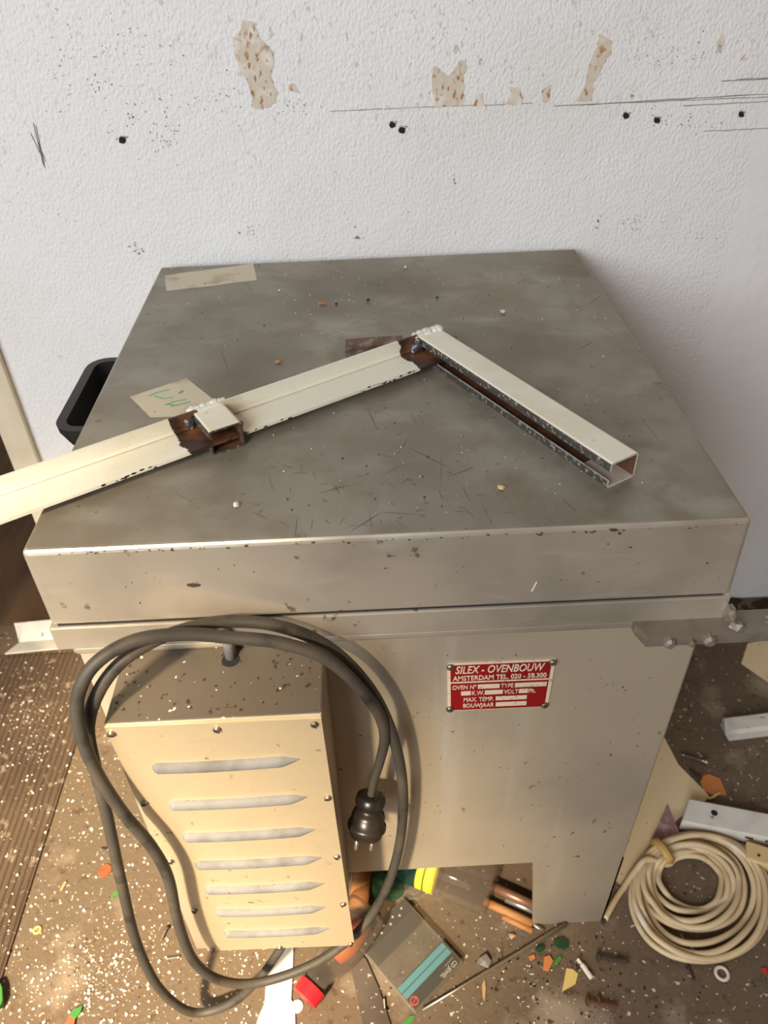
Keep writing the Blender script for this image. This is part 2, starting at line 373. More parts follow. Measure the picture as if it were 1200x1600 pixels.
def wline(pts, m, wpx=0.8):
    up = [(u, v - wpx * random.uniform(.3, .8)) for u, v in pts]; dn = [(u, v + wpx * random.uniform(.3, .8)) for u, v in pts]
    wpoly(up + dn[::-1], m, 'scuff_line', th=.0005)
def seg(a, b, n=8, j=.5): return [(a[0] + (b[0] - a[0]) * i / n, a[1] + (b[1] - a[1]) * i / n + random.uniform(-j, j)) for i in range(n + 1)]
wline(seg((515, 174), (598, 170)), M_SCUFFB); wline(seg((600, 170), (832, 161), 14), M_SCUFFB, .6); wline(seg((865, 166), (1230, 145), 20), M_SCUFFB, 1.0)
wline(seg((920, 163), (1230, 150), 18), M_SCUFF, .8); wline(seg((1067, 165), (1230, 157), 12), M_SCUFF, .8)
wline(seg((1127, 127), (1230, 121), 8), M_SCUFF, 1.0); wline(seg((1150, 124), (1230, 120), 8), M_SCUFF, .7); wline(seg((1100, 205), (1230, 199), 10), M_SCUFF, .8)
for a, b in (((52, 192), (68, 258)), ((56, 196), (70, 262)), ((48, 208), (66, 246)), ((60, 222), (71, 252))):
    up = [(a[0] + .5, a[1]), (b[0] + .5, b[1]), (b[0] - .5, b[1]), (a[0] - .5, a[1])]
    wpoly(up, M_SCUFF, 'scuff_line', th=.0005)
# loose dark specks and brown smears rubbed on the wall paint
bm = bmesh.new()
def speck(u, v, r, bm, plane=WY - .0002):
    k = random.randint(5, 7); a0 = random.random() * 6
    ex = random.uniform(.4, 1.0); an = random.uniform(.6, 2.6)
    pts = []
    for i in range(k):
        a = a0 + 2 * math.pi * i / k; x = r * math.cos(a) * ex; y = r * math.sin(a)
        pts.append(Yp(u + x * math.cos(an - 1.57) - y * math.sin(an - 1.57), v + x * math.sin(an - 1.57) + y * math.cos(an - 1.57), plane))
    prism(pts, (0, -.0005, 0), bm)
for (cu, cv, su, sv, n, r) in ((200, 130, 130, 80, 90, 2.0), (330, 150, 70, 45, 40, 1.8), (260, 210, 22, 26, 34, 2.0), (1060, 90, 50, 25, 30, 2.0), (1060, 185, 50, 18, 34, 1.9), (990, 345, 24, 14, 24, 1.8), (390, 365, 14, 22, 12, 2.4), (560, 380, 12, 20, 14, 2.2), (215, 388, 12, 10, 12, 2.4), (460, 168, 30, 8, 16, 2), (880, 60, 300, 60, 40, 1.3), (600, 300, 300, 80, 26, 1.3), (205, 185, 8, 18, 12, 2), (935, 340, 6, 14, 6, 2.6), (710, 280, 4, 9, 8, 2.2), (1100, 420, 60, 80, 10, 1.6), (50, 300, 90, 90, 26, 1.2), (80, 60, 120, 60, 46, 1.5)):
    for i in range(n):
        speck(random.gauss(cu, su * .6), min(random.gauss(cv, sv * .6), 372 if cu > 240 else 480), r * .75 * random.uniform(.4, 1.2), bm)
o = obj('wall_specks', bm, M_SPECK, wall); o['kind'] = 'stuff'

# ------------------------------------------------------------------ the oven
oven = thing('oven', 'large grey sheet-metal oven with hinged lid, red name plate and louvred switch box', 'oven', (0.31, 0.32, 0))
# lid
FL, FR, BL, BR = (-0.0005, 0.0, .785), (.619, 0.0, .785), (-0.0005, .637, .785), (.621, .646, .785)
lb = [(-0.0005, 0.0, .6945), (.6232, 0.0, .693), (.623, .646, .693), (-0.0005, .637, .6945)]
bm = bmesh.new(); box8(bm, lb + [FL, FR, BR, BL], 0.005, 3)
bmesh.ops.recalc_face_normals(bm, faces=bm.faces[:])
for f in bm.faces: f.material_index = 1 if f.normal.z > .95 else 0
lid = obj('lid', bm, [M_STEEL, M_TOP], oven)
for p in lid.data.polygons: p.use_smooth = False
# tapes, label residue and marks stuck on the lid
ZT = .7851
def lidpoly(pts, m, name, th=.0003, parent=lid): return obj(name, gpoly(pts, ZT, th), m, parent)
lidpoly(rag([(258, 431), (330, 421), (396, 412), (401, 437), (330, 447), (260, 455)], 2, .6), M_TAPE, 'tape_strip')
tp = lidpoly([(203, 620), (246, 606), (291, 591), (328, 620), (345, 634), (300, 650), (235, 652)], M_TAPE, 'tape_strip'); tp['label'] = 'paper tape with green pen scribble'
gl = []
for path in ([(232, 619), (247, 613), (264, 609)], [(241, 619), (255, 623), (270, 621)], [(280, 614), (285, 610), (286, 613), (278, 615)], [(258, 633), (275, 627), (292, 624)], [(258, 632), (270, 633), (268, 635), (298, 628)]):
    gl.append(tube([G(u, v, ZT + .0004) for u, v in path], .0006, 6))
obj('pen_mark', join(gl), M_GREEN, lid)
lidpoly(rag([(539, 531), (600, 526), (628, 525), (632, 545), (600, 558), (540, 560)], 3, .8), mat('glue_residue', (112, 88, 72), .8, mix=[((150, 132, 116), 70, .52, .66, 5), ((74, 54, 42), 30, .56, .7, 4)], bump=[(150, .4, .002)]), 'rust_patch')
bm = bmesh.new()
def lscr(u0, v0, u1, v1, wd=.36):
    d = Vector((u1 - u0, v1 - v0)).normalized(); n = Vector((-d.y, d.x)) * wd
    gpoly([(u0 + n.x * .3, v0 + n.y * .3), ((u0 + u1) / 2 + n.x + random.uniform(-1, 1), (v0 + v1) / 2 + n.y), (u1, v1), ((u0 + u1) / 2 - n.x, (v0 + v1) / 2 - n.y)], ZT, .0002, bm)
for s in ((345, 545, 357, 580), (440, 726, 460, 732), (420, 745, 426, 765), (522, 757, 530, 772), (575, 640, 588, 668), (640, 645, 650, 662), (500, 770, 545, 758), (548, 830, 596, 800), (596, 800, 650, 804), (690, 710, 688, 760), (600, 742, 622, 728), (610, 785, 618, 790), (578, 800, 580, 826), (455, 740, 480, 738), (935, 700, 960, 718), (700, 745, 740, 730), (722, 760, 735, 785), (755, 790, 762, 808), (820, 640, 836, 662), (395, 800, 420, 812), (460, 840, 464, 810), (640, 700, 700, 730), (1000, 650, 1030, 690), (880, 780, 900, 800), (530, 820, 540, 806), (275, 770, 300, 786), (1020, 600, 1040, 596), (905, 545, 925, 535), (920, 475, 938, 462)): lscr(*s)
for i in range(80):
    u = random.uniform(420, 900); v = random.uniform(590, 820); a = random.uniform(-.8, .8) if random.random() < .6 else random.uniform(0, 3.1); l = random.uniform(5, 22)
    if u > 690 and v < 760: continue
    lscr(u, v, u + l * math.cos(a), v + l * math.sin(a), random.uniform(.08, .22))
o = obj('scratches', bm, M_LSCR, lid); o['kind'] = 'stuff'
# dark marks on the lid front
bm = bmesh.new()
def fmark(u, v, r, ex=1.0):
    pts = [Yp(u + r * ex * math.cos(a) * random.uniform(.7, 1.2), v + r * math.sin(a) * random.uniform(.6, 1.2), -.0001) for a in [2 * math.pi * k / 8 for k in range(8)]]
    prism(pts, (0, -.0003, 0), bm)
fmark(301, 914, 3, 4.2); fmark(602, 888, 1.6); fmark(958, 828, 2.5, 3); fmark(968, 833, 2, 1.5); fmark(219, 942, 1.3); fmark(1105, 880, 1.6); fmark(985, 855, 1.4, 2); fmark(950, 850, 1.3)
for i in range(22): fmark(random.uniform(70, 1140), random.uniform(878, 925), random.uniform(.4, 1.0))
for i in range(46):
    u = random.uniform(40, 1165); v = 868 - (u - 40) * .042 + random.uniform(-2.2, 1.5); fmark(u, v, random.uniform(.5, 1.4), random.uniform(1, 4))
o = obj('chipped_marks', bm, mat('chip_brown', (70, 52, 44), .8), lid); o['kind'] = 'stuff'
# scratched streak
obj('white_scratch', tube([Yp(831, 924, -.0002), Yp(839, 909, -.0002)], .0006, 6), M_FLAKEW, lid)
# handle: black bow with a deep grip recess
bm = bmesh.new()
def rr(x0, x1, y0, y1, r, n=5):
    pts = []
    for (cx, cy, a0) in ((x0 + r, y1 - r, math.pi / 2), (x0 + r, y0 + r, math.pi)):
        for k in range(n + 1):
            a = a0 + (math.pi / 2) * k / n; pts.append((cx + r * math.cos(a), cy + r * math.sin(a)))
    return [(x1, y1)] + pts + [(x1, y0)]
hx, hy0, hy1, hz = -.064, .258, .437, .741
outer = rr(hx, -.0012, hy0, hy1, .026); inner = rr(hx + .0115, -.0012, hy0 + .0105, hy1 - .0105, .016)
low = [(x * .62, y0 + (0 if abs(y0 - .347) < .04 else (.02 if y0 < .347 else -.02))) for x, y0 in outer]
zb = hz - .042
rings = [[(x, y, hz) for x, y in inner], [(x, y, hz) for x, y in outer], [(x * .985 , y, hz - .008) for x, y in outer], [(x * .88, y + (.004 if y < .347 else -.004), hz - .024) for x, y in outer], [(x * .62, y + (.014 if y < .347 else -.014), zb) for x, y in outer]]
inn2 = [(x * .95, y, hz - .03) for x, y in inner]
vs = [[bm.verts.new(p) for p in R_] for R_ in rings]; vi = [bm.verts.new(p) for p in inn2]
for A_, B_ in zip(vs, vs[1:]):
    for i in range(len(A_) - 1): bm.faces.new((A_[i], A_[i + 1], B_[i + 1], B_[i]))
for i in range(len(vi) - 1): bm.faces.new((vi[i], vi[i + 1], vs[0][i + 1], vs[0][i]))
bm.faces.new(vi); bm.faces.new(vs[-1])
obj('handle', bm, M_BLACK, lid, smooth=False)

# body: collar, lip, shell, legs
bm = bx(-.004, .6245, 0.0, .645, .6625, .6915, .0015)
obj('collar', bm, M_STEEL, oven)
obj('lid_gap_shade', bx(.004, .617, .003, .640, .6913, .6947), M_DARK, oven)  # near-black slab paints the shaded gap between lid and collar
obj('lower_lip', bx(.006, .617, .004, .636, .6485, .6627, .005), M_STEEL, oven)
body = obj('body', bx(.0085, .6135, .010, .630, .187, .6505, .003), M_BODY, oven)
def leg(xo, xi, yo, yi, name='leg'):
    # folded sheet leg: tapered front plate and side plate
    bm = bmesh.new(); t = .0025; sy = 1 if yi > yo else -1; sx = 1 if xi > xo else -1
    prism([(xo, yo, .190), (xi, yo, .190), (xi - sx * -.0 + (-sx) * .018 * 1.0, yo, .0002), (xo, yo, .0002)], (0, sy * t, 0), bm)
    prism([(xo, yo, .190), (xo, yi, .190), (xo, yi - sy * .018, .0002), (xo, yo, .0002)], (sx * t, 0, 0), bm)
    return obj(name, bm, M_BODY, oven)
leg(.6135, .4905, .0102, .115); leg(.0085, .13, .0102, .115); leg(.6135, .4905, .63, .52); leg(.0085, .13, .63, .52)
# body speckles, seam at the right of the front
bm = bmesh.new()
for i in range(90):
    u, v = random.uniform(600, 1040), random.uniform(1010, 1330)
    r = random.uniform(.3, 1.0) * (1.7 if random.random() < .08 else 1)
    pts = [Yp(u + r * math.cos(a) * random.uniform(.7, 1.3), v + r * math.sin(a), .0099) for a in [k * 1.05 for k in range(6)]]
    prism(pts, (0, -.0002, 0), bm)
o = obj('body_specks', bm, mat('speck_brown', (92, 76, 58), .8), body); o['kind'] = 'stuff'
# name plate
PY = .0085
TL, TR, BRp, BLp = [Vector(p) for p in ((.3636, PY, .6058), (.4728, PY, .6048), (.4728, PY, .5285), (.3664, PY, .5298))]
TL, TR, BRp, BLp = [Vector((a.x, PY, a.z)) for a in (TL, TR, BRp, BLp)]
plate = obj('name_plate', prism([TL, TR, BRp, BLp], (0, .0012, 0)), M_LET, oven)
def PT(a, b, y=PY - .0003):              # a across, b down, 0..1
    top = TL.lerp(TR, a); bot = BLp.lerp(BRp, a); p = top.lerp(bot, b); return Vector((p.x, y, p.z))
def band(a0, a1, b0, b1, m, name, y=PY, th=.0003):
    return obj(name, prism([PT(a0, b0, y), PT(a1, b0, y), PT(a1, b1, y), PT(a0, b1, y)], (0, -th, 0)), m, plate)
band(.03, .965, .035, .372, M_RED, 'red_field'); band(.03, .965, .408, .985, M_RED, 'red_field')
ux, uv = (PT(1, .5) - PT(0, .5)), Vector((0, 0, 1))
def ptext(s, a0, a1, b, size, shear=0.0, bold=.00012):
    bm = textmesh(s, size, (0, 0, 0), ux, uv, .0004, 'LEFT', bold, shear)
    d = ux.normalized(); xs = [v.co.dot(d) for v in bm.verts]; lo, hi = min(xs), max(xs); k = (PT(a1, b) - PT(a0, b)).length / (hi - lo)
    for v in bm.verts: v.co += d * ((v.co.dot(d) - lo) * k - v.co.dot(d))
    bm.transform(Matrix.Translation(PT(a0, b, PY - .0006))); return bm
W_ = [ptext('SILEX - OVENBOUW', .075, .905, .20, .0160, .18, .00024), ptext('AMSTERDAM TEL. 020 - 58.300', .05, .935, .342, .0100, 0, .00018),
      ptext('OVEN N\u00ba', .045, .275, .53, .0094), ptext('TYPE', .51, .632, .53, .0094), ptext('K.W.', .235, .352, .662, .0094), ptext('VOLT', .545, .683, .662, .0094), ptext('Ph.', .785, .855, .662, .0094),
      ptext('MAX. TEMP.', .155, .45, .80, .0094), ptext('BOUWJAAR', .15, .457, .93, .0094)]
obj('lettering', join(W_), M_LET, plate)
for r_ in ((.29, .50, .445, .535), (.645, .95, .445, .535), (.13, .225, .575, .665), (.36, .535, .575, .665), (.69, .778, .575, .665), (.47, .775, .715, .80), (.475, .78, .845, .935)): band(*r_, M_LET, 'blank_field', PY - .0003, .0002)
for a, b in ((.03, .06), (.975, .05), (.965, .95), (.02, .95)):
    p = PT(a, b, PY - .0002); obj('rivet', lathe(p, (0, -1, 0), ((0, .0042), (.0012, .0042), (.0026, .003), (.003, .001)), 14), M_SCREW, plate, smooth=True)
# support bar with bolts at the right
bar = obj('support_bar', prism([(.545, -.021, .6515), (.539, -.004, .6515), (.539, .008, .6515), (.84, .008, .6515), (.84, -.021, .6515)], (0, 0, .0125)), M_BRKP, oven)
for (u, v, r) in ((1046, 1004, .0062), (1108, 1000, .0066), (1080, 1003, .0035)):
    p = Yp(u, v, -.022); obj('bolt', lathe(p + Vector((0, .004, 0)), (0, -1, 0), ((0, r), (.006, r * .95), (.009, r * .6)), 8), M_BRKP, bar)
p = Yp(1149, 984, -.012); obj('weld_bead', blob(p, .010, (.8, .9, 1.2), .22, 2), M_BRKP, bar)
p = Yp(1141, 960, -.004); obj('weld_bead', blob(p, .0075, (.8, 1.1, 1.3), .22, 2), M_BRKP, bar)

# switch box
BX0, BX1, BYF, BZ0, BZ1 = .0535, .2435, -.0755, .188, .6485
bm = bx(BX0, BX1, BYF, .0095, BZ0, BZ1, .0015)
bmesh.ops.recalc_face_normals(bm, faces=bm.faces[:])
for f in bm.faces: f.material_index = 1 if f.normal.z > .9 else 0
sbox = obj('switch_box', bm, [M_BODY, M_BOXTOP], oven)
YC = -.0782
def BP(a, b, y=YC): return Vector((TLc.lerp(TRc, a).lerp(BLc.lerp(BRc, a), b).x, y, TLc.lerp(TRc, a).lerp(BLc.lerp(BRc, a), b).z))
TLc, TRc, BLc, BRc = Yp(163, 1137, YC), Yp(502, 1123, YC), Yp(325, 1486, YC), Yp(554, 1477, YC)
cover = obj('cover_plate', prism([TLc, TRc, BRc, BLc], (0, .0024, 0)), M_COVER, sbox)
for (l0, l1, v0, v1, h) in ((238, 470, 1199, 1186, 13), (264, 482, 1257, 1245, 11.5), (285, 494, 1307, 1296, 10.5), (304, 504, 1350, 1340, 9.5), (320, 508, 1389, 1380, 8), (336, 510, 1424, 1417, 7), (350, 516, 1457, 1450, 6)):
    # a louvre pressed outwards: half tube with a blunt left and a pointed right end
    bm = bmesh.new(); n = 40; rows = []
    for k in range(n + 1):
        t = (1 - math.cos(math.pi * k / n)) / 2; u = l0 + (l1 - l0) * t; v = v0 + (v1 - v0) * t + 2.5 * math.sin(math.pi * t) * (1 - .4 * t)
        s = min(1, (t / .035) ** .5 if t < .035 else 1, ((1 - t) / .13) ** .8 if t > .87 else 1); s = max(s, .02)
        c = Yp(u, v, YC); hh = (Yp(u, v - h * .55, YC).z - c.z) * s
        rows.append([bm.verts.new((c.x, YC + .0004 - math.sin(a) * .0062 * s * (1 if math.cos(a) > -.3 else 1.0), c.z + hh * math.cos(a))) for a in [math.pi * j / 8 for j in range(9)]])
    for A_, B_ in zip(rows, rows[1:]):
        for j in range(8): bm.faces.new((A_[j], A_[j + 1], B_[j + 1], B_[j]))
    bm.faces.new(rows[0]); 
    obj('louvre', bm, M_LOUV, sbox, smooth=True)
for (u, v) in ((174, 1146), (339, 1139), (491, 1131), (226, 1254), (512, 1246), (266, 1345), (526, 1338), (304, 1422), (536, 1412), (332, 1484), (437, 1480), (548, 1474)):
    p = Yp(u, v, YC - .0002)
    bm = lathe(p, (0, -1, 0), ((0, .0036), (.0014, .0036), (.0026, .0028), (.0030, .0018)), 12)
    nf = len(bm.faces)
    a = random.uniform(0, 3.1); d = Vector((math.cos(a), 0, math.sin(a))); e = Vector((-d.z, 0, d.x)); q = p + Vector((0, -.0027, 0))
    prism([q + d * .0031 + e * .0005, q - d * .0031 + e * .0005, q - d * .0031 - e * .0005, q + d * .0031 - e * .0005], (0, -.0006, 0), bm, 1)
    o = obj('screw', bm, [M_SCREW, M_DARK], sbox)
hp = Yp(361, 1026, -.006); hp.z = BZ1
obj('peg_hole', lathe((hp.x, -.010, BZ1 + .0001), (0, 0, 1), ((0, .0085), (.0004, .0085)), 16), M_DARK, sbox)
obj('peg', lathe((hp.x, -.006, BZ1 - .005), (0, 0.05, 1), ((0, .0056), (.034, .0056), (.038, .0045), (.0395, .002)), 14), M_LOUV, sbox, smooth=True)
# flecks on the box top
bm = bmesh.new()
for i in range(60):
    x, y = random.uniform(BX0 + .006, BX1 - .006), random.uniform(BYF + .006, 0); r = random.uniform(.0004, .0018)
    prism([(x + r * math.cos(a) * random.uniform(.6, 1.2), y + r * math.sin(a), BZ1 + .0001) for a in [k * 1.05 for k in range(6)]], (0, 0, .0004), bm)
o = obj('grime_spots', bm, M_GRIT, sbox); o['kind'] = 'stuff'
# power cord
def cordpts(L_): return [Yp(u, v, y) for u, v, y in L_]
first = [Vector((.165, -.045, .190)), Vector((.168, -.047, .165))]
path = first + cordpts([(432, 1492, -.062), (402, 1532, -.075), (360, 1568, -.085), (302, 1582, -.09), (252, 1548, -.09), (215, 1478, -.086), (190, 1380, -.082), (168, 1278, -.080), (150, 1205, -.076), (138, 1140, -.075), (152, 1085, -.074), (188, 1036, -.062), (240, 1002, -.045), (300, 980, -.028), (360, 971, -.019), (430, 977, -.018), (500, 1003, -.020), (555, 1048, -.026), (597, 1108, -.028), (622, 1180, -.026), (630, 1250, -.024), (624, 1320, -.026), (605, 1385, -.035), (575, 1437, -.050), (540, 1473, -.066), (480, 1511, -.088), (400, 1536, -.100), (342, 1531, -.105), (302, 1500, -.106), (278, 1440, -.104), (263, 1372, -.102), (236, 1322, -.100), (192, 1270, -.099), (150, 1205, -.096), (125, 1140, -.092), (122, 1088, -.086), (148, 1038, -.076), (210, 1001, -.060), (290, 991, -.047), (360, 996, -.042), (430, 1003, -.040), (500, 1024, -.040), (550, 1062, -.040), (590, 1112, -.036), (601, 1150, -.032), (594, 1188, -.030), (584, 1222, -.032), (579, 1250, -.034)])
cord = obj('power_cord', tube(catmull(path, 7), lambda t: .0058 if t < .93 else .0058 - .0014 * min(1, (t - .93) / .05), 12), M_RUBBER, oven, smooth=True)
obj('cord_gland', lathe((.165, -.045, .188), (0, 0, -1), ((0, .012), (.008, .012), (.012, .009), (.016, .0085)), 14), M_BLACK, oven, smooth=True)
p0 = path[-1]; p1 = Yp(568, 1326, -.062); ax = (p1 - p0).normalized(); L0 = (p1 - p0).length
k = L0 / .062
obj('plug', lathe(p0 - ax * .008, ax, [(d * k, r) for d, r in ((0, .0085), (.001, .0125), (.003, .0155), (.010, .0165), (.014, .0160), (.016, .0135), (.020, .0135), (.022, .0165), (.027, .0185), (.037, .0190), (.038, .0212), (.043, .0214), (.044, .0190), (.052, .0180), (.0535, .0165))], 26), M_PLUG, cord, smooth=True)
s_ = ax.cross(Vector((0, 1, 0))).normalized()
for sgn in (-1, 1):
    obj('plug_prong', lathe(p0 + ax * (.044 * k) + s_ * (.0085 * sgn) , ax, ((0, .0023), (.017, .0023), (.019, .0012)), 10), M_CHROME, cord, smooth=True)

# ------------------------------------------------------------------ welded frame lying on the lid
fr = thing('welded_steel_frame', 'cream-painted welded steel frame of angle iron and slotted channel lying on the oven lid', 'steel frame', (.36, .27, .7853))
ZL = .7853
cu, cw, cdv = Vector((.8705, .4922, 0)), Vector((0, 0, 1)), Vector((-.4922, .8705, 0))
WC, HC, T, LP = .0345, .0272, .0021, .0084
def cprof(W_=WC, H_=HC, t=T, lp=LP, r=.003):
    # outer outline from the lower lip tip round to the upper lip tip, then back along the inside
    o_ = [(0, lp), (0, r), (r * .3, r * .3), (r, 0), (W_ - r, 0), (W_ - r * .3, r * .3), (W_, r), (W_, H_ - r), (W_ - r * .3, H_ - r * .3), (W_ - r, H_), (r, H_), (r * .3, H_ - r * .3), (0, H_ - r), (0, H_ - lp)]
    i_ = [(t, H_ - lp), (t, H_ - t), (W_ - t, H_ - t), (W_ - t, t), (t, t), (t, lp)]
    mi = [1, 0, 0, 0, 0, 0, 0, 0, 0, 0, 0, 0, 1, 1, 2, 2, 2, 2, 2, 1, 3]
    return o_ + i_, mi
pf, mi = cprof(); mi = [1, 1, 0, 0, 0, 0, 0, 0, 0, 0, 0, 1, 1, 3, 2, 2, 2, 4, 4, 3, 3]
CH0 = Vector((.5062, .0500, ZL))
chm = sweep(pf, CH0, cu, cw, cdv, .313, mi)
for f in chm.faces:
    if f.material_index == 4 and (f.calc_center_median() - CH0).dot(cdv) > .034: f.material_index = 2
ch = obj('slotted_channel', chm, [M_CREAM, M_BARE, M_RUST, M_CUT, M_INNER], fr)
obj('channel_stub', sweep(cprof()[0], Vector((.1435, .1300, ZL)), cu, cw, cdv, .050, mi), [M_CREAM, M_BARE, M_RUST, M_BARE, M_RUST], fr)
# angle iron: painted, bare and rusty around the two welds
ad = Vector((.8432, .5376, 0)).normalized(); an = Vector((-ad.y, ad.x, 0))
def angle_mat():
    m = bpy.data.materials.new('angle_paint'); m.use_nodes = True; nt = m.node_tree; N = nt.nodes; L = nt.links; b = N['Principled BSDF']; b.inputs['Roughness'].default_value = .5
    tc = N.new('ShaderNodeTexCoord'); geo = N.new('ShaderNodeNewGeometry')
    def noise(sc_, det):
        n = N.new('ShaderNodeTexNoise'); n.inputs['Scale'].default_value = sc_; n.inputs['Detail'].default_value = det; L.new(tc.outputs['Object'], n.inputs[0]); return n.outputs[0]
    dt = N.new('ShaderNodeVectorMath'); dt.operation = 'DOT_PRODUCT'; L.new(geo.outputs['Position'], dt.inputs[0]); dt.inputs[1].default_value = ad
    nz = N.new('ShaderNodeMath'); nz.operation = 'MULTIPLY_ADD'; L.new(noise(60, 5), nz.inputs[0]); nz.inputs[1].default_value = .022; L.new(dt.outputs['Value'], nz.inputs[2])
    def step(lo, hi):
        a = N.new('ShaderNodeMapRange'); L.new(nz.outputs[0], a.inputs[0]); a.inputs[1].default_value = lo; a.inputs[2].default_value = hi; return a.outputs[0]
    def op(o_, a, c):
        x = N.new('ShaderNodeMath'); x.operation = o_
        for i, s in enumerate((a, c)):
            if isinstance(s, (int, float)): x.inputs[i].default_value = s
            else: L.new(s, x.inputs[i])
        return x.outputs[0]
    def T_(p): return Vector(p).dot(ad)
    t1 = .181; t2 = .209; t3 = .455
    sp = N.new('ShaderNodeSeparateXYZ'); L.new(geo.outputs['Position'], sp.inputs[0])
    low = op('LESS_THAN', sp.outputs['Z'], .7990)
    end1 = op('MAXIMUM', op('SUBTRACT', 1, step(t2 - .001, t2 + .001)), op('MULTIPLY', low, op('SUBTRACT', 1, step(.241, .243))))
    end2 = op('MAXIMUM', op('SUBTRACT', 1, step(.4805, .4825)), low)
    mask = op('MAXIMUM', op('MULTIPLY', step(t1 - .0006, t1 + .0006), end1), op('MULTIPLY', step(t3 - .0006, t3 + .0006), end2))
    def mixc(fac, a, c):
        x = N.new('ShaderNodeMix'); x.data_type = 'RGBA'; L.new(fac, x.inputs[0])
        for i, s in ((6, a), (7, c)):
            if isinstance(s, tuple): x.inputs[i].default_value = s
            else: L.new(s, x.inputs[i])
        return x.outputs[2]
    def mrn(src, lo, hi):
        a = N.new('ShaderNodeMapRange'); L.new(src, a.inputs[0]); a.inputs[1].default_value = lo; a.inputs[2].default_value = hi; return a.outputs[0]
    paint = mixc(mrn(noise(7, 5), .45, .75), lin((232, 227, 208)), lin((212, 202, 174)))
    # yellow scorch beside the stub
    t4 = .2355
    sco = op('MULTIPLY', op('SUBTRACT', 1, mrn(nz.outputs[0], t4 - .002, t4 + .028)), step(.231, .234))
    paint = mixc(op('MULTIPLY', sco, .55), paint, lin((176, 146, 92)))
    rust = mixc(mrn(noise(26, 4), .45, .65), lin((60, 40, 30)), lin((122, 78, 46)))
    L.new(mixc(mask, paint, rust), b.inputs['Base Color'])
    bp = N.new('ShaderNodeBump'); bp.inputs['Strength'].default_value = .25; bp.inputs['Distance'].default_value = .0012; L.new(noise(140, 3), bp.inputs['Height']); L.new(bp.outputs[0], b.inputs['Normal'])
    return m
ZA = .7970
c0 = Vector((-.0346, .0639, 0)) - ad * .35
Wf = .0378; tt = .0032; Hb = .0175
prof = [(0, 0), (-Wf, 0), (-Wf, -tt), (tt, -tt), (tt, Hb), (0.0004, Hb), (0, .004), (-.0015, .0012)]
Lang = (Vector((.372, .328, 0)) - c0).dot(ad)
obj('angle_iron', sweep([(a, b) for a, b in prof], c0 + Vector((0, 0, ZA)), an, cw, ad, Lang), angle_mat(), fr)
# chipped black nicks along the lower edge
bm = bmesh.new()
e0 = c0 - an * Wf
for i in range(34):
    t = .35 + random.choice((random.uniform(.07, .13), random.uniform(.20, .30), random.uniform(.36, .44)))
    p = e0 + ad * t + Vector((0, 0, ZA - tt * random.uniform(0, 1))); r = random.uniform(.0005, .0016)
    d_ = -an * .0002
    prism([p + d_ * .2 + ad * (r * 2 * math.cos(a)) + cw * (r * .7 * math.sin(a)) for a in [k_ * 1.05 for k_ in range(6)]], d_, bm)
o = obj('paint_chips', bm, M_DARK, fr); o['kind'] = 'stuff'
for (c, r) in ((CH0 + cdv * .300 + Vector((-.004, -.002, .0165)), .0085), (Vector((.1185, .1665, ZA + .006)), .0078)):
    obj('weld_bead', blob(c, r, (1, 1, 1.15), .2, 2), M_WELD, fr, smooth=True)
b_ = bmesh.new()
for i in range(15):
    t = i / 14; blob(CH0 + cdv * .309 + cu * (WC * t) + cw * (HC - .0006 + random.uniform(-.0006, .0006)), random.uniform(.0035, .006), (1, 1.5, .45), .2, 2, b_)
obj('weld_seam', b_, mat('painted_weld', (234, 230, 222), .45), fr, smooth=True)
b_ = bmesh.new()
for i in range(13):
    t = i / 12; blob(Vector((.1435, .13, ZL)) + cdv * .049 + cu * (WC * t) + cw * (HC - .0006 + random.uniform(-.0006, .0006)), random.uniform(.003, .0055), (1, 1.4, .45), .2, 2, b_)
obj('weld_seam', b_, mat('painted_weld_b', (234, 230, 222), .45), fr, smooth=True)

# ------------------------------------------------------------------ crumbs on the lid
def crumb(u, v, r, m, name, label, cat, group=None, sq=(1, 1, .6), z=.7853):
    p = G(u, v, z); rr_ = r * .0007
    b = blob((0, 0, 0), rr_, sq, .3, 1); lo = min(v_.co.z for v_ in b.verts)
    b.transform(Matrix.Translation(p - Vector((0, 0, lo)))); return single(name, b, m, label, cat, group)
crumb(786, 490, 5.5, M_FLAKEW, 'plaster_crumb', 'largest white plaster crumb on the lid, behind the slotted channel', 'crumb')
crumb(369, 790, 5, M_FLAKEW, 'plaster_crumb', 'white plaster crumb on the lid in front of the short channel stub', 'crumb')
crumb(634, 419, 3.5, M_FLAKEW, 'plaster_crumb', 'white plaster crumb near the rear edge of the lid', 'crumb')
crumb(437, 455, 3, M_FLAKEW, 'plaster_crumb', 'small white crumb on the lid right of the rear tape strip', 'crumb')
crumb(783, 764, 4.5, mat('straw', (212, 182, 128), .8), 'wood_crumb', 'straw-coloured crumb on the lid left of the channel\'s open end', 'crumb')
crumb(504, 476, 5, M_CHIPB, 'wood_chip', 'orange-brown wood chip on the rear half of the lid', 'crumb', sq=(1.6, .7, .5))
crumb(436, 567, 4.5, M_CHIPB, 'wood_chip', 'orange-brown wood chip beside the angle iron on the lid', 'crumb', sq=(1.4, .8, .5))
crumb(575, 471, 4, M_DARK, 'dark_crumb', 'larger black crumb on the rear half of the lid', 'crumb')
crumb(526, 476, 3, M_DARK, 'dark_crumb', 'black crumb right next to the orange-brown chip on the lid', 'crumb')
crumb(683, 466, 2.6, M_DARK, 'dark_crumb', 'black crumb on the lid behind the welded corner of the frame', 'crumb')
bm = bmesh.new(); bmd = bmesh.new()
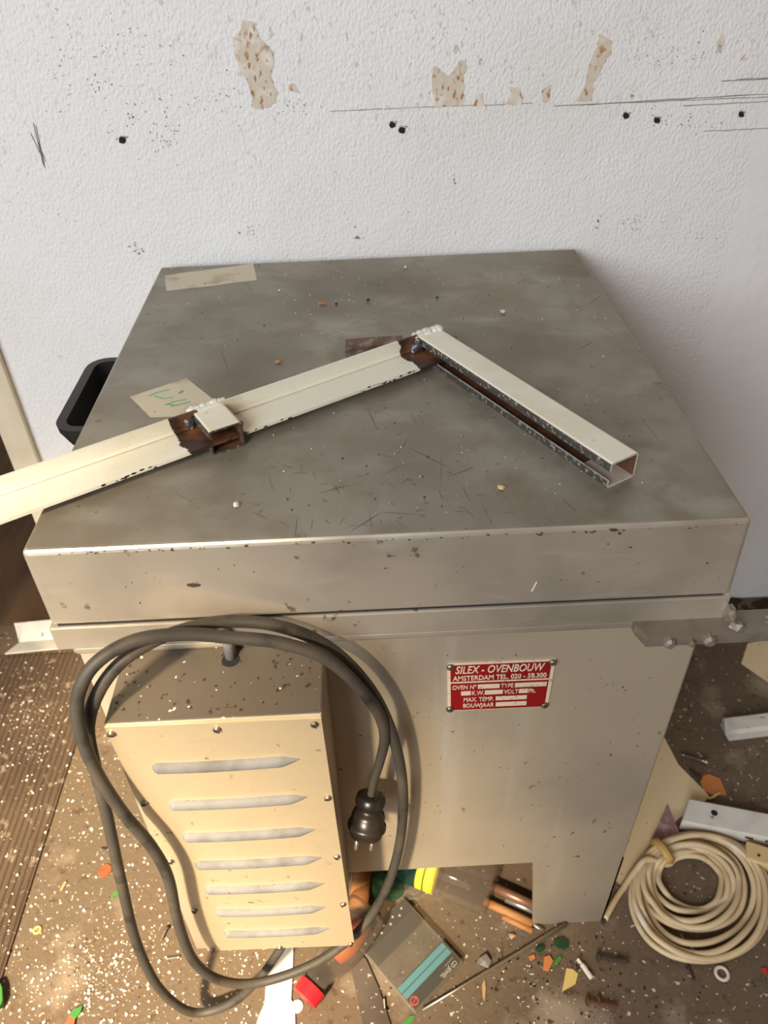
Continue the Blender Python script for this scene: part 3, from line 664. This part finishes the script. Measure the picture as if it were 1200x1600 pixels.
for i in range(260):
    u, v = random.uniform(240, 960), abs(random.gauss(0, 70)) + 415
    if random.random() < .3: u, v = random.uniform(420, 1020), random.uniform(590, 815)
    p = G(u, v, .7853)
    if not (.01 < p.x < .61 and .01 < p.y < .63): continue
    r = random.uniform(.0003, .0009); b = bm if random.random() < .7 else bmd
    prism([(p.x + r * math.cos(a) * random.uniform(.6, 1.3), p.y + r * math.sin(a) * random.uniform(.6, 1.3), .7852) for a in [k_ * 1.26 for k_ in range(5)]], (0, 0, r), b)
single('white_dust', bm, M_FLAKEW, 'tiny white paint specks scattered over the oven lid', 'dust', kind='stuff')
single('dark_dust', bmd, M_GRIT, 'tiny dark specks scattered over the oven lid', 'dust', kind='stuff')

# ------------------------------------------------------------------ floor: mat, offcuts, cord
bm = bmesh.new(); x0, x1 = -1.3, -.2665; n = int((x1 - x0) / .0105); ya, yb = -.9, .59
rows = []
for i in range(n * 4 + 1):
    x = x0 + (x1 - x0) * i / (n * 4); z = .0035 + .0022 * (1 if (i % 4) in (1, 2) else 0)
    rows.append([bm.verts.new((x, ya, z)), bm.verts.new((x, yb, z)), bm.verts.new((x, yb, .0003)), bm.verts.new((x, ya, .0003))])
for A_, B_ in zip(rows, rows[1:]):
    for j in range(4): bm.faces.new((A_[j], A_[(j + 1) % 4], B_[(j + 1) % 4], B_[j]))
bm.faces.new(rows[0]); bm.faces.new(rows[-1])
single('ribbed_mat', bm, M_MAT, 'brown ribbed mat strewn with white flakes on the floor left of the oven', 'mat')
# white angle bar on the floor behind the mat
a0 = G(18, 1010); dr = (G(150, 997) - a0).normalized(); nr = Vector((-dr.y, dr.x, 0))
pr = [(-.040, .016), (0, .003), (.040, .022), (.0395, .0245), (0, .0062), (-.0395, .0185)]
sq_ = sweep(pr, a0 + nr * .006, nr, (0, 0, 1), dr, .34)
for v_ in sq_.verts:
    q = v_.co - a0
    if q.dot(dr) < .001: v_.co += dr * (.016 * max(0, 1 - abs(q.dot(nr) - .006) / .04))
sq_.transform(Matrix.Translation((0, 0, -.0025)))
single('angle_bar', sq_, M_WHITEP, 'white V-shaped angle bar on the floor at the left, behind the ribbed mat', 'metal bar')
# offcuts at the right
def bar4(name, FLp, FRp, w_, h, label, lip=0.003, mit=.02):
    a, b = G(*FLp), G(*FRp); d = (b - a).normalized(); nn = Vector((-d.y, d.x, 0))
    L_ = (b - a).length
    # box section, slanted left end, open underside edge
    bm = bmesh.new()
    P = [a, a + d * L_, a + d * L_ + nn * w_, a + nn * w_ + d * mit]
    box8(bm, [p + Vector((0, 0, .0002)) for p in P] + [p + Vector((0, 0, h)) for p in P], lip, 2)
    return bm, a, d, nn
bm, a, d, nn = bar4('channel_offcut', (1060, 1296), (1262, 1336), .044, .026, '', .002, .014)
t_ = thing('channel_offcut', 'white channel offcut with a bolt hole lying behind the coiled cream cord', 'metal bar', a)
obj('profile', bm, M_WHITEP, t_)
obj('bolt_hole', lathe(a + d * .052 + nn * .026 + Vector((0, 0, .0256)), (0, 0, 1), ((0, .0052), (.0008, .0052)), 14), M_DARK, t_)
for s in (.105, .135):
    p = a + d * s + Vector((0, 0, .016)); obj('rust_spot', prism([p + d * .006 + cw * .002, p + d * -.006 + cw * .003, p + d * -.007 - cw * .002, p + d * .006 - cw * .003], nn * -.0004), M_RUST, t_)
bm = bmesh.new(); a, b = G(1139, 1158), G(1275, 1141); d = (b - a).normalized(); nn = Vector((-d.y, d.x, 0))
sw = sweep([(0, .0003), (.034, .0003), (.034, .022), (.031, .0245), (.006, .0245), (0, .020)], a, nn, (0, 0, 1), d, .22)
for v_ in sw.verts:
    q = (v_.co - a); v_.co += d * (-.012 if .004 < q.z and q.z < .021 and q.dot(d) < .002 and q.dot(nn) < .02 else 0)
single('angle_offcut', sw, M_WHITEP, 'short white steel offcut on the floor, right of the oven body under the bar', 'metal bar')
# cream card sheet
t_ = thing('card_sheet', 'cream card sheet with a mauve triangle lying under the right of the oven', 'card', G(1020, 1300))
obj('sheet', gpoly([(1036, 1150), (1060, 1196), (1100, 1236), (1109, 1247), (1062, 1278), (1010, 1330), (978, 1392), (953, 1367), (978, 1310)], .0004, .002), M_BOARD, t_)
obj('printed_triangle', gpoly([(1043, 1255), (1061, 1300), (1015, 1318)], .0025, .0003), M_PURPLE, t_)
# coiled extension cord
coil = []
CENT = []
turns = 8; npt = 20
rngc = random.Random(3)
tie = (1034, 1330)
par = []
for i in range(5): l, r_, t, b_ = 1032 - 8 * i, 1128 + 9 * i, 1337 - 6 * i, 1419 + 9 * i; par.append(((l + r_) / 2, (t + b_) / 2, (r_ - l) / 2, (b_ - t) / 2, .15))
for i, (l, r_, t, b_) in enumerate(((1008, 1180, 1308, 1478), (996, 1190, 1304, 1488), (990, 1200, 1303, 1500), (984, 1206, 1301, 1506))): par.append(((l + r_) / 2, (t + b_) / 2, (r_ - l) / 2 - 2, (b_ - t) / 2 - 2, .3))
for i, (cx, cy, ra, rb, an_) in enumerate(par):
    for k in range(npt):
        f = max(0, (k / npt - .82) / .18); nx = par[min(i + 1, len(par) - 1)]
        q = [par[i][j] + (nx[j] - par[i][j]) * f for j in range(5)]
        a = -2.6 + 2 * math.pi * k / npt
        x = q[2] * math.cos(a); y = q[3] * math.sin(a)
        u = q[0] + x * math.cos(q[4]) - y * math.sin(q[4]) + rngc.uniform(-1, 1); v = q[1] + x * math.sin(q[4]) + y * math.cos(q[4]) + 4 * math.sin(2 * a + i * 1.9) * (y > 0)
        z = .006 + .004 * ((i * 5) % 4) + .004 * math.sin(3 * a + i * 2)
        coil.append(G(u, v, max(z, .0058)))
coil = [G(945, 1436, .0058), G(960, 1408, .006), G(976, 1384, .010), G(994, 1358, .018), G(1012, 1342, .022)] + coil + [G(1030, 1320, .02), G(1080, 1305, .018), G(1130, 1316, .014), G(1166, 1336, .012)]
xc = thing('extension_cord', 'coil of cream electrical cord tied with tape on the floor right of the oven', 'cord', G(1095, 1400))
obj('cable', tube(catmull(coil, 5), .0045, 10), M_CORD, xc, smooth=True)
obj('bare_end', tube([G(945, 1436, .0058), G(941, 1443, .0052)], .003, 8), M_GRIT, xc)
obj('tape_band', tube(catmull([G(1021, 1318, .008), G(1026, 1316, .026), G(1036, 1326, .031), G(1045, 1340, .026), G(1047, 1344, .010)], 4), .0065, 8), M_OLDTAPE, xc)
p = G(1160, 1352, .0006); d = (G(1215, 1370) - G(1160, 1352)).normalized(); nn = Vector((-d.y, d.x, 0)); 
P = [p, p + d * .07, p + d * .07 + nn * .032, p + nn * .032]
bm = bmesh.new(); box8(bm, P + [q + Vector((0, 0, .022)) for q in P], .003)
sk = obj('connector', bm, M_CORDS, xc)
obj('connector_mark', join([textmesh('\u25cf KEMA', .007, p + d * .012 + nn * .010 + Vector((0, 0, .0221)), d, nn, .0003)]) if False else lathe(p + d * .018 + nn * .012 + Vector((0, 0, .0219)), (0, 0, 1), ((0, .0026), (.0004, .0026)), 10), M_GRIT, sk)
# flakes, screws, scraps right
def scrap(name, pts, m, label, cat, th=.001, z=.0004, group=None): return single(name, gpoly(pts, z, th), m, label, cat, group)
scrap('cream_card_piece', [(1158, 1037), (1168, 1006), (1240, 990), (1240, 1090), (1200, 1066)], M_BOARD, 'torn cream card piece on the floor at the right edge below the bar', 'card', .0015)
scrap('orange_leaf', [(1091, 1214), (1108, 1210), (1125, 1217), (1135, 1242), (1118, 1244), (1100, 1236)], M_CHIPO, 'orange-brown scrap beside the cream card sheet, above the white channel offcut', 'scrap', .0012)
tb = tube(catmull([G(1105, 1248, .003), G(1113, 1246, .004), (G(1120, 1241, .005)), G(1125, 1238, .003)], 4), .0022, 7)
single('yellow_curl', tb, M_PAPERY, 'curled yellow peel at the upper end of the white channel offcut', 'scrap')
def screw(name, a, b, r, m, label, head=True, group=None):
    A_, B_ = G(*a), G(*b); d = (B_ - A_).normalized(); L_ = (B_ - A_).length
    pr_ = [(0, r * .3), (L_ * .12, r)]
    nt_ = 12
    for i in range(nt_): pr_ += [(L_ * (.15 + .68 * i / nt_), r), (L_ * (.15 + .68 * (i + .5) / nt_), r * .78)]
    pr_ += [(L_ * .9, r)] + ([(L_ * .905, r * 1.9), (L_ * .98, r * 2.0), (L_, r * 1.2)] if head else [(L_, r * .9)])
    b_ = lathe(A_ + Vector((0, 0, r * (2.02 if head else 1.02))), d, pr_, 10); return single(name, b_, m, label, 'screw', group, smooth=False)
screw('long_screw', (1061, 1181), (1104, 1194), .0028, M_SCREW, 'long steel screw lying beside the cream card sheet, right of the oven')
screw('short_screw', (1076, 1206), (1094, 1221), .0028, M_GRIT, 'dark bolt touching the orange scrap right of the oven')
screw('nail', (1069, 1497), (1084, 1533), .0018, M_GRIT, 'dark nail on the floor under the coiled cream cord', False)
screw('dark_screw', (982, 1506), (931, 1498), .0034, M_GRIT, 'thick dark screw on the floor in front of the oven leg')
screw('rusty_screw', (965, 1575), (914, 1566), .003, M_RUST, 'rusty screw on the floor near the bottom edge, right of centre')
single('rusty_wing', blob(G(936, 1561, .0055), .0055, (.7, 1.4, .9), .2, 1), M_RUST, 'rusty wing nut standing against the rusty screw near the bottom edge', 'nut')
screw('silver_screw', (600, 1560), (602, 1582), .0018, M_SCREW, 'small silver screw beside the dark flat bar near the bottom edge')
screw('floor_screw', (156, 1327), (171, 1328), .0018, M_SCREW, 'small silver screw between the two cord strands, left floor', False)
screw('floor_pin', (259, 1499), (281, 1496), .0018, M_FOIL, 'small silver pin on the floor below the lower left of the switch box', False)
screw('floor_bolt', (252, 1472), (262, 1451), .0018, M_SCREW, 'small grey bolt on the floor beside the inner cord strand')
b_ = lathe(G(903, 1498, .0042), G(920, 1522) - G(903, 1498), ((0, .002), (.008, .002), (.009, .0035), (.029, .0038), (.030, .002)), 10)
single('wall_plug', b_, M_FLAKEW, 'grey-white plastic wall plug beside the yellow paper scrap', 'wall plug')
scrap('white_shred', [(898, 1504), (903, 1497), (906, 1498), (904, 1507), (901, 1501)], M_FLAKEW, 'small white shred beside the wall plug', 'scrap')
scrap('yellow_paper_scrap', [(885, 1513), (895, 1515), (903, 1522), (899, 1538), (878, 1550)], M_PAPERY, 'torn yellow paper scrap on the floor in front of the oven leg', 'paper', .0015)
scrap('orange_chip', [(850, 1497), (858, 1494), (864, 1503), (857, 1518), (848, 1516)], M_CHIPO, 'bright orange chip on the floor near the steel rod', 'scrap', .004)
scrap('orange_flake', [(826, 1496), (834, 1492), (836, 1498), (829, 1502)], M_CHIPO, 'small orange flake left of the bright orange chip, by the rod', 'scrap', .003)
scrap('green_scrap', [(868, 1500), (875, 1493), (877, 1500), (866, 1510), (862, 1511)], M_LEAF, 'green scrap right beside the bright orange chip', 'scrap', .003)
def shard(name, u, v, r, m, label, cat='shard', sq=(1, .7, .4)):
    b = blob((0, 0, 0), r, sq, .35, 1); lo = min(v_.co.z for v_ in b.verts); b.transform(Matrix.Translation(G(u, v) - Vector((0, 0, lo - .0003)))); return single(name, b, m, label, cat)
shard('green_glass_shard', 876, 1476, .011, M_GGLASS, 'dark green glass shard under the upper end of the steel rod')
shard('green_glass_shard', 845, 1484, .008, M_GGLASS, 'dark green glass shard below the middle of the steel rod')
shard('clear_shard', 820, 1458, .009, M_CLEAR, 'clear plastic shard at the lower end of the wooden sticks')
shard('plaster_piece', 800, 1463, .006, M_FLAKET, 'tan lump on the floor left of the wooden stick ends', 'crumb')
shard('silver_foil', 757, 1505, .012, M_FOIL, 'crumpled silver foil beside the plastic case', 'foil', (.9, .8, .5))
scrap('foil_strip', [(753, 1540), (757, 1530), (759, 1545), (757, 1566), (754, 1558)], M_FLAKET, 'narrow foil strip below the rod, right of the plastic case', 'foil', .002)
b_ = bmesh.new(); c_ = G(1128, 1521, .0012)
n_ = 20; rings = []
ring = [c_ + Vector((.0105 * math.cos(2 * math.pi * i / n_), .0105 * math.sin(2 * math.pi * i / n_), 0)) for i in range(n_)]
def ringmesh(c, R_, r):
    b = bmesh.new(); n1, n2 = 22, 8; V = []
    for i in range(n1):
        a = 2 * math.pi * i / n1
        V.append([b.verts.new((c.x + (R_ + r * math.cos(q)) * math.cos(a), c.y + (R_ + r * math.cos(q)) * math.sin(a), c.z + r * .6 * math.sin(q))) for q in [2 * math.pi * j / n2 for j in range(n2)]])
    for i in range(n1):
        for j in range(n2): b.faces.new((V[i][j], V[(i + 1) % n1][j], V[(i + 1) % n1][(j + 1) % n2], V[i][(j + 1) % n2]))
    return b
b_.free()
single('white_washer', ringmesh(G(1128, 1521, .0018), .0085, .0024), M_FLAKEW, 'white ring washer on the floor below the coiled cord', 'washer')
single('brass_washer', ringmesh(G(58, 1453, .0014), .0048, .0018), M_PAPERY, 'small yellowish ring on the floor beside the mat edge', 'washer')
scrap('red_bit', [(1189, 1514), (1196, 1512), (1199, 1520), (1192, 1521)], M_REDP, 'small red bit at the right edge below the coiled cord', 'scrap', .002)
scrap('clear_strip', [(1178, 1533), (1186, 1530), (1215, 1548), (1215, 1560)], M_CLEAR, 'clear plastic strip at the right edge near the bottom', 'scrap', .001)
single('rusty_disc', lathe(G(164, 1361, .0004), (0, 0, 1), ((0, .0108), (.0016, .0108)), 22), M_COIN, 'rust-brown coin-like disc on the floor left of the cord', 'disc')
scrap('blue_scrap', [(269, 1440), (277, 1436), (283, 1450), (277, 1453)], M_BLUES, 'pale blue scrap on the floor beside the inner cord strand', 'scrap', .002)
scrap('green_crumb', [(172, 1401), (178, 1397), (184, 1392), (187, 1398), (180, 1401), (176, 1404)], M_LEAF, 'small green crumb on the floor under the rust-brown disc', 'scrap', .002)
scrap('tan_splinter', [(94, 1391), (101, 1378), (105, 1379), (97, 1393)], M_FLAKET, 'tan wood splinter on the floor right of the mat', 'scrap', .002)
t_ = thing('coloured_scrap', 'red and green curled scrap on the floor near the bottom left corner', 'scrap', G(115, 1590))
obj('green_part', gpoly([(109, 1588), (116, 1578), (130, 1572), (126, 1584), (118, 1593)], .001, .003), M_LEAF, t_)
obj('red_part', gpoly([(101, 1602), (109, 1588), (118, 1593), (116, 1606)], .001, .003), M_LEAFR, t_)
scrap('green_clump', [(0, 1535), (5, 1545), (6, 1566), (0, 1580), (-20, 1570), (-20, 1540)], M_LEAF, 'green weed tuft at the left edge beside the mat', 'weed', .006, .006)
scrap('green_strip', [(628, 1600), (640, 1588), (648, 1586), (646, 1594), (634, 1606)], M_LEAF, 'bright green strip under the lower corner of the plastic case', 'scrap', .001)
single('white_disc', lathe(G(464, 1573, .0005), (0, 0, 1), ((0, .0085), (.0014, .0085)), 18), M_FLAKEW, 'white disc on the floor beside the red bottle cap', 'disc')

# things under and in front of the oven
scrap('white_metal_strip', [(436, 1470), (459, 1470), (457, 1530), (455, 1562), (461, 1575), (462, 1620), (396, 1620), (404, 1590), (414, 1568), (416, 1530), (424, 1500)], M_WHITEP, 'white painted strip on the floor below the switch box', 'strip', .0025)
scrap('flat_bar', [(540, 1470), (572, 1500), (592, 1545), (616, 1620), (572, 1620), (556, 1550)], M_GREY, 'dark grey flat bar on the floor left of the plastic case', 'metal bar', .003)
# red capped bottle
a, b = G(478, 1556, .022), G(553, 1450, .034); d = (b - a).normalized()
bt = thing('red_capped_bottle', 'clear plastic bottle with a red cap lying under the switch box', 'bottle', G(500, 1520))
obj('bottle', lathe(a + d * .016, d, ((0, .0165), (.012, .0165), (.030, .024), (.055, .0325), (.075, .034), (.115, .034), (.123, .03), (.125, .02)), 24), M_BOTTLE, bt, smooth=True)
obj('cap', lathe(a - d * .004, d, ((0, .018), (.001, .0205), (.019, .0208), (.020, .0195)), 24), M_CAP, bt)
obj('contents', lathe(a + d * .06 + Vector((.002, 0, -.010)), d, ((0, .010), (.02, .019), (.06, .02), (.064, .012)), 16), M_ORANGE, bt, smooth=True)
# plastic case with printed insert
cs = thing('plastic_case', 'clear plastic case with black and blue printed insert in front of the oven', 'case', G(640, 1500))
q0, q1, q2, q3 = G(558, 1481, .0), G(649, 1588, .0), G(723, 1509, .0), G(631, 1409, .0)   # left, bottom, right, top
hc = .012
sh_ = Vector((-.004, .006, 0))
P = [p + Vector((0, 0, .0035)) for p in (q0, q1, q2, q3)]
bm = bmesh.new(); box8(bm, P + [p + Vector((0, 0, hc)) for p in P], .0015)
obj('shell', bm, M_CLEAR, cs)
def CP(a, b, z): return q0.lerp(q3, a).lerp(q1.lerp(q2, a), b) + Vector((0, 0, z))   # a across, b down the case
def cband(a0, a1, b0, b1, m, name, z=.0124, th=.0003): return obj(name, prism([CP(a0, b0, z), CP(a1, b0, z), CP(a1, b1, z), CP(a0, b1, z)], (0, 0, th)), m, cs)
cband(.02, .98, .015, .165, M_INK, 'insert_strip'); cband(.03, .95, .17, .36, M_SMOKE, 'smoky_window', .0122)
cband(.03, .97, .685, .755, M_BLUE, 'blue_stripe'); cband(.03, .97, .765, .835, M_BLUE, 'blue_stripe'); cband(.03, .97, .84, .975, M_INK, 'insert_strip'); cband(.03, .97, .755, .765, M_INK, 'insert_line')
dots = bmesh.new()
for i in range(9):
    a_ = .1 + .095 * i; c_ = CP(a_, .07 + .045 * (i % 2), .0128); lathe(c_, (0, 0, 1), ((0, .0018), (.0003, .0018)), 8, dots)
obj('white_dots', dots, M_FLAKEW, cs)
uu = (q0 - q3).normalized(); vvv = (q0 - q1).normalized() ; vvv = (vvv - uu * vvv.dot(uu)).normalized()
if uu.cross(vvv).z < 0: vvv = -vvv
obj('case_lettering', join([textmesh('CD JEWEL', .0085, CP(.93, .935, .0128) + vvv * -.002, uu, vvv, .0003, 'LEFT', .0001, 0, .8), textmesh('-----------', .006, CP(.93, .875, .0128), uu, vvv, .0003, 'LEFT', .0, 0, .8)]), mat('white_print', (216, 204, 190), .5), cs)
rg = ringmesh(CP(.10, .905, .0128), .0052, .0014); obj('prohibition_ring', rg, M_REDP, cs)
obj('prohibition_bar', tube([CP(.10, .905, .0128) + Vector((.003, .004, 0)), CP(.10, .905, .0128) + Vector((-.003, -.004, 0))], .0010, 6), M_REDP, cs)
# steel rod leaning over the case corner
ra, rb = G(660, 1578, .0045), G(884, 1444, .006)
single('steel_rod', tube([ra, ra.lerp(rb, .3), ra.lerp(rb, .7), rb], lambda t: .0022 if t < .85 else .0034, 8), M_ROD, 'thin steel rod on the floor running from the plastic case to the oven leg', 'rod', smooth=True)
# big clear bottle on its side under the oven
a, b = G(655, 1342, .041), G(770, 1388, .041); b = b + (b - a).normalized() * .0; d = (b - a).normalized()
L_ = (b - a).length
bg_ = thing('large_bottle', 'large clear bottle with yellow and green label lying under the oven', 'bottle', G(700, 1390))
obj('bottle', lathe(a - d * .10, d, ((0, .014), (.03, .015), (.06, .030), (.09, .040), (L_ + .09, .040), (L_ + .098, .037), (L_ + .10, .03)), 28), M_BOTTLE, bg_, smooth=True)
p_ = a; obj('label', lathe(p_ - d * .02, d, ((0, .0403), (.0265, .0403)), 28), M_DGRN, bg_, smooth=True)
obj('label_band', lathe(p_ + d * .0075, d, ((0, .0406), (.011, .0406)), 28), M_YEL, bg_, smooth=True)
obj('label_band', lathe(p_ + d * .0205, d, ((0, .0406), (.014, .0406)), 28), M_YEL, bg_, smooth=True)
obj('label_line', lathe(p_ + d * .0185, d, ((0, .0405), (.002, .0405)), 28), M_DGRN, bg_, smooth=True)
# sticks
def stick(name, a, b, r, m, label, cat):
    single(name, tube([a, a.lerp(b, .5), b], r, 9), m, label, cat, smooth=True)
stick('wooden_stick', G(757, 1408, .007), G(832, 1443, .007), .0065, M_WOOD, 'thicker orange wooden stick behind the steel rod, under the oven', 'stick')
stick('wooden_stick', G(785, 1432, .004), G(832, 1455, .004), .0045, M_WOOD, 'thinner orange wooden stick in front of the thicker one', 'stick')
stick('brown_tube', G(768, 1385, .016), G(842, 1418, .016), .0075, M_TUBE, 'brown metal tube under the oven beside the clear bottle base', 'tube')
stick('white_stick', G(790, 1405, .006), G(842, 1427, .006), .0050, M_FOIL, 'pale stick under the oven, just below the brown tube', 'stick')
stick('grey_stick', G(826, 1440, .003), G(850, 1455, .003), .0032, M_ROD, 'short grey stick at the end of the orange sticks', 'stick')
stick('wooden_batten', G(566, 1362, .02), G(560, 1420, .02), .015, M_WOOD, 'wooden batten under the oven beside the switch box', 'batten')
# bubble-wrapped green glass
b_ = blob(G(606, 1384, .012), .024, (1.2, .9, .5), .12, 3); single('green_wrapper', b_, M_GGLASS, 'crumpled green wrapper under the oven behind the hanging cord', 'wrapper')
b_ = blob(G(640, 1384, .008), .022, (1.3, .9, .35), .2, 3); single('clear_wrapper', b_, M_CLEAR, 'crumpled clear wrapper under the oven beside the yellow-labelled bottle', 'wrapper')
# dark bottle at the right wall
gb = thing('dark_bottle', 'dark green bottle standing at the wall on the right edge', 'bottle', (1.172, .60, 0))
obj('bottle', lathe((1.172, .60, .0003), (0, 0, 1), ((0, .038), (.004, .042), (.16, .042), (.19, .036), (.22, .016), (.28, .014)), 24), mat('dark_green_glass', (26, 32, 18), .15), gb, smooth=True)
obj('cap', lathe((1.172, .60, .28), (0, 0, 1), ((0, .0155), (.02, .0155)), 20), M_GRIT, gb)
# soil along the wall foot
b_ = bmesh.new()
for i in range(60):
    x = random.uniform(1.0, 1.35); blob((x, WY - abs(random.gauss(.0, .03)) - .004, .002), random.uniform(.003, .012), (1.4, 1, .5), .3, 1, b_)
single('soil_heap', b_, M_SOIL, 'dark soil swept against the foot of the wall at the right', 'soil', kind='stuff')

# ------------------------------------------------------------------ flakes and grit on the floor
def strew(n, gen, rlo, rhi, name, m, label):
    bm = bmesh.new(); k = 0
    while k < n:
        x, y = gen()
        if .0 < x < .62 and y > .0 and random.random() < .9: k += 1; continue
        r = rlo + (rhi - rlo) * random.random() ** 3; z = .0002 if x > -.266 else .0048
        if x < -.266 and y > .58: k += 1; continue
        kk = random.randint(4, 6)
        prism([(x + r * math.cos(2 * math.pi * i / kk) * random.uniform(.6, 1.3), y + r * math.sin(2 * math.pi * i / kk) * random.uniform(.6, 1.3), z) for i in range(kk)], (random.uniform(-.3, .3) * r, random.uniform(-.3, .3) * r, r * random.uniform(.25, .7)), bm)
        k += 1
    return single(name, bm, m, label, 'flakes', kind='stuff')
def left():
    u, v = random.uniform(-20, 420), random.uniform(1180, 1640)
    if random.random() < .25: u, v = random.gauss(150, 60), random.gauss(1520, 45)
    if random.random() < .25: u, v = random.gauss(50, 40), random.gauss(1120, 50)
    p = G(u, v); return p.x, p.y
def allf():
    u, v = random.uniform(-20, 1220), random.uniform(1020, 1640); p = G(u, v); return p.x, p.y
def right():
    u, v = random.uniform(560, 1220), random.uniform(1000, 1640)
    if random.random() < .4: u, v = random.gauss(840, 90), random.gauss(1540, 50)
    p = G(u, v); return p.x, p.y
strew(1900, left, .0004, .0025, 'paint_flakes', M_FLAKEW, 'white paint flakes strewn over the floor at the left')
strew(700, left, .0004, .0020, 'tan_grit', M_FLAKET, 'tan grit strewn over the floor at the left')
strew(190, right, .0004, .0017, 'pale_flakes', M_FLAKEW, 'pale flakes strewn over the floor at the right')
strew(800, allf, .0004, .0019, 'dark_grit', M_GRIT, 'dark grit strewn across the whole floor')
strew(420, right, .0005, .0024, 'brown_grit', M_SOIL, 'dark brown grit on the floor in front of and right of the oven')

# ------------------------------------------------------------------ groups of like things
GROUPS = {'plaster_crumb': 'plaster crumbs on the oven lid', 'wood_chip': 'wood chips on the oven lid', 'dark_crumb': 'black crumbs on the oven lid', 'green_glass_shard': 'green shards by the steel rod', 'wooden_stick': 'sticks under the oven'}
for o in list(sc.objects):
    n = o.name.split('.')[0]
    if o.parent is None and n in GROUPS: o['group'] = GROUPS[n]
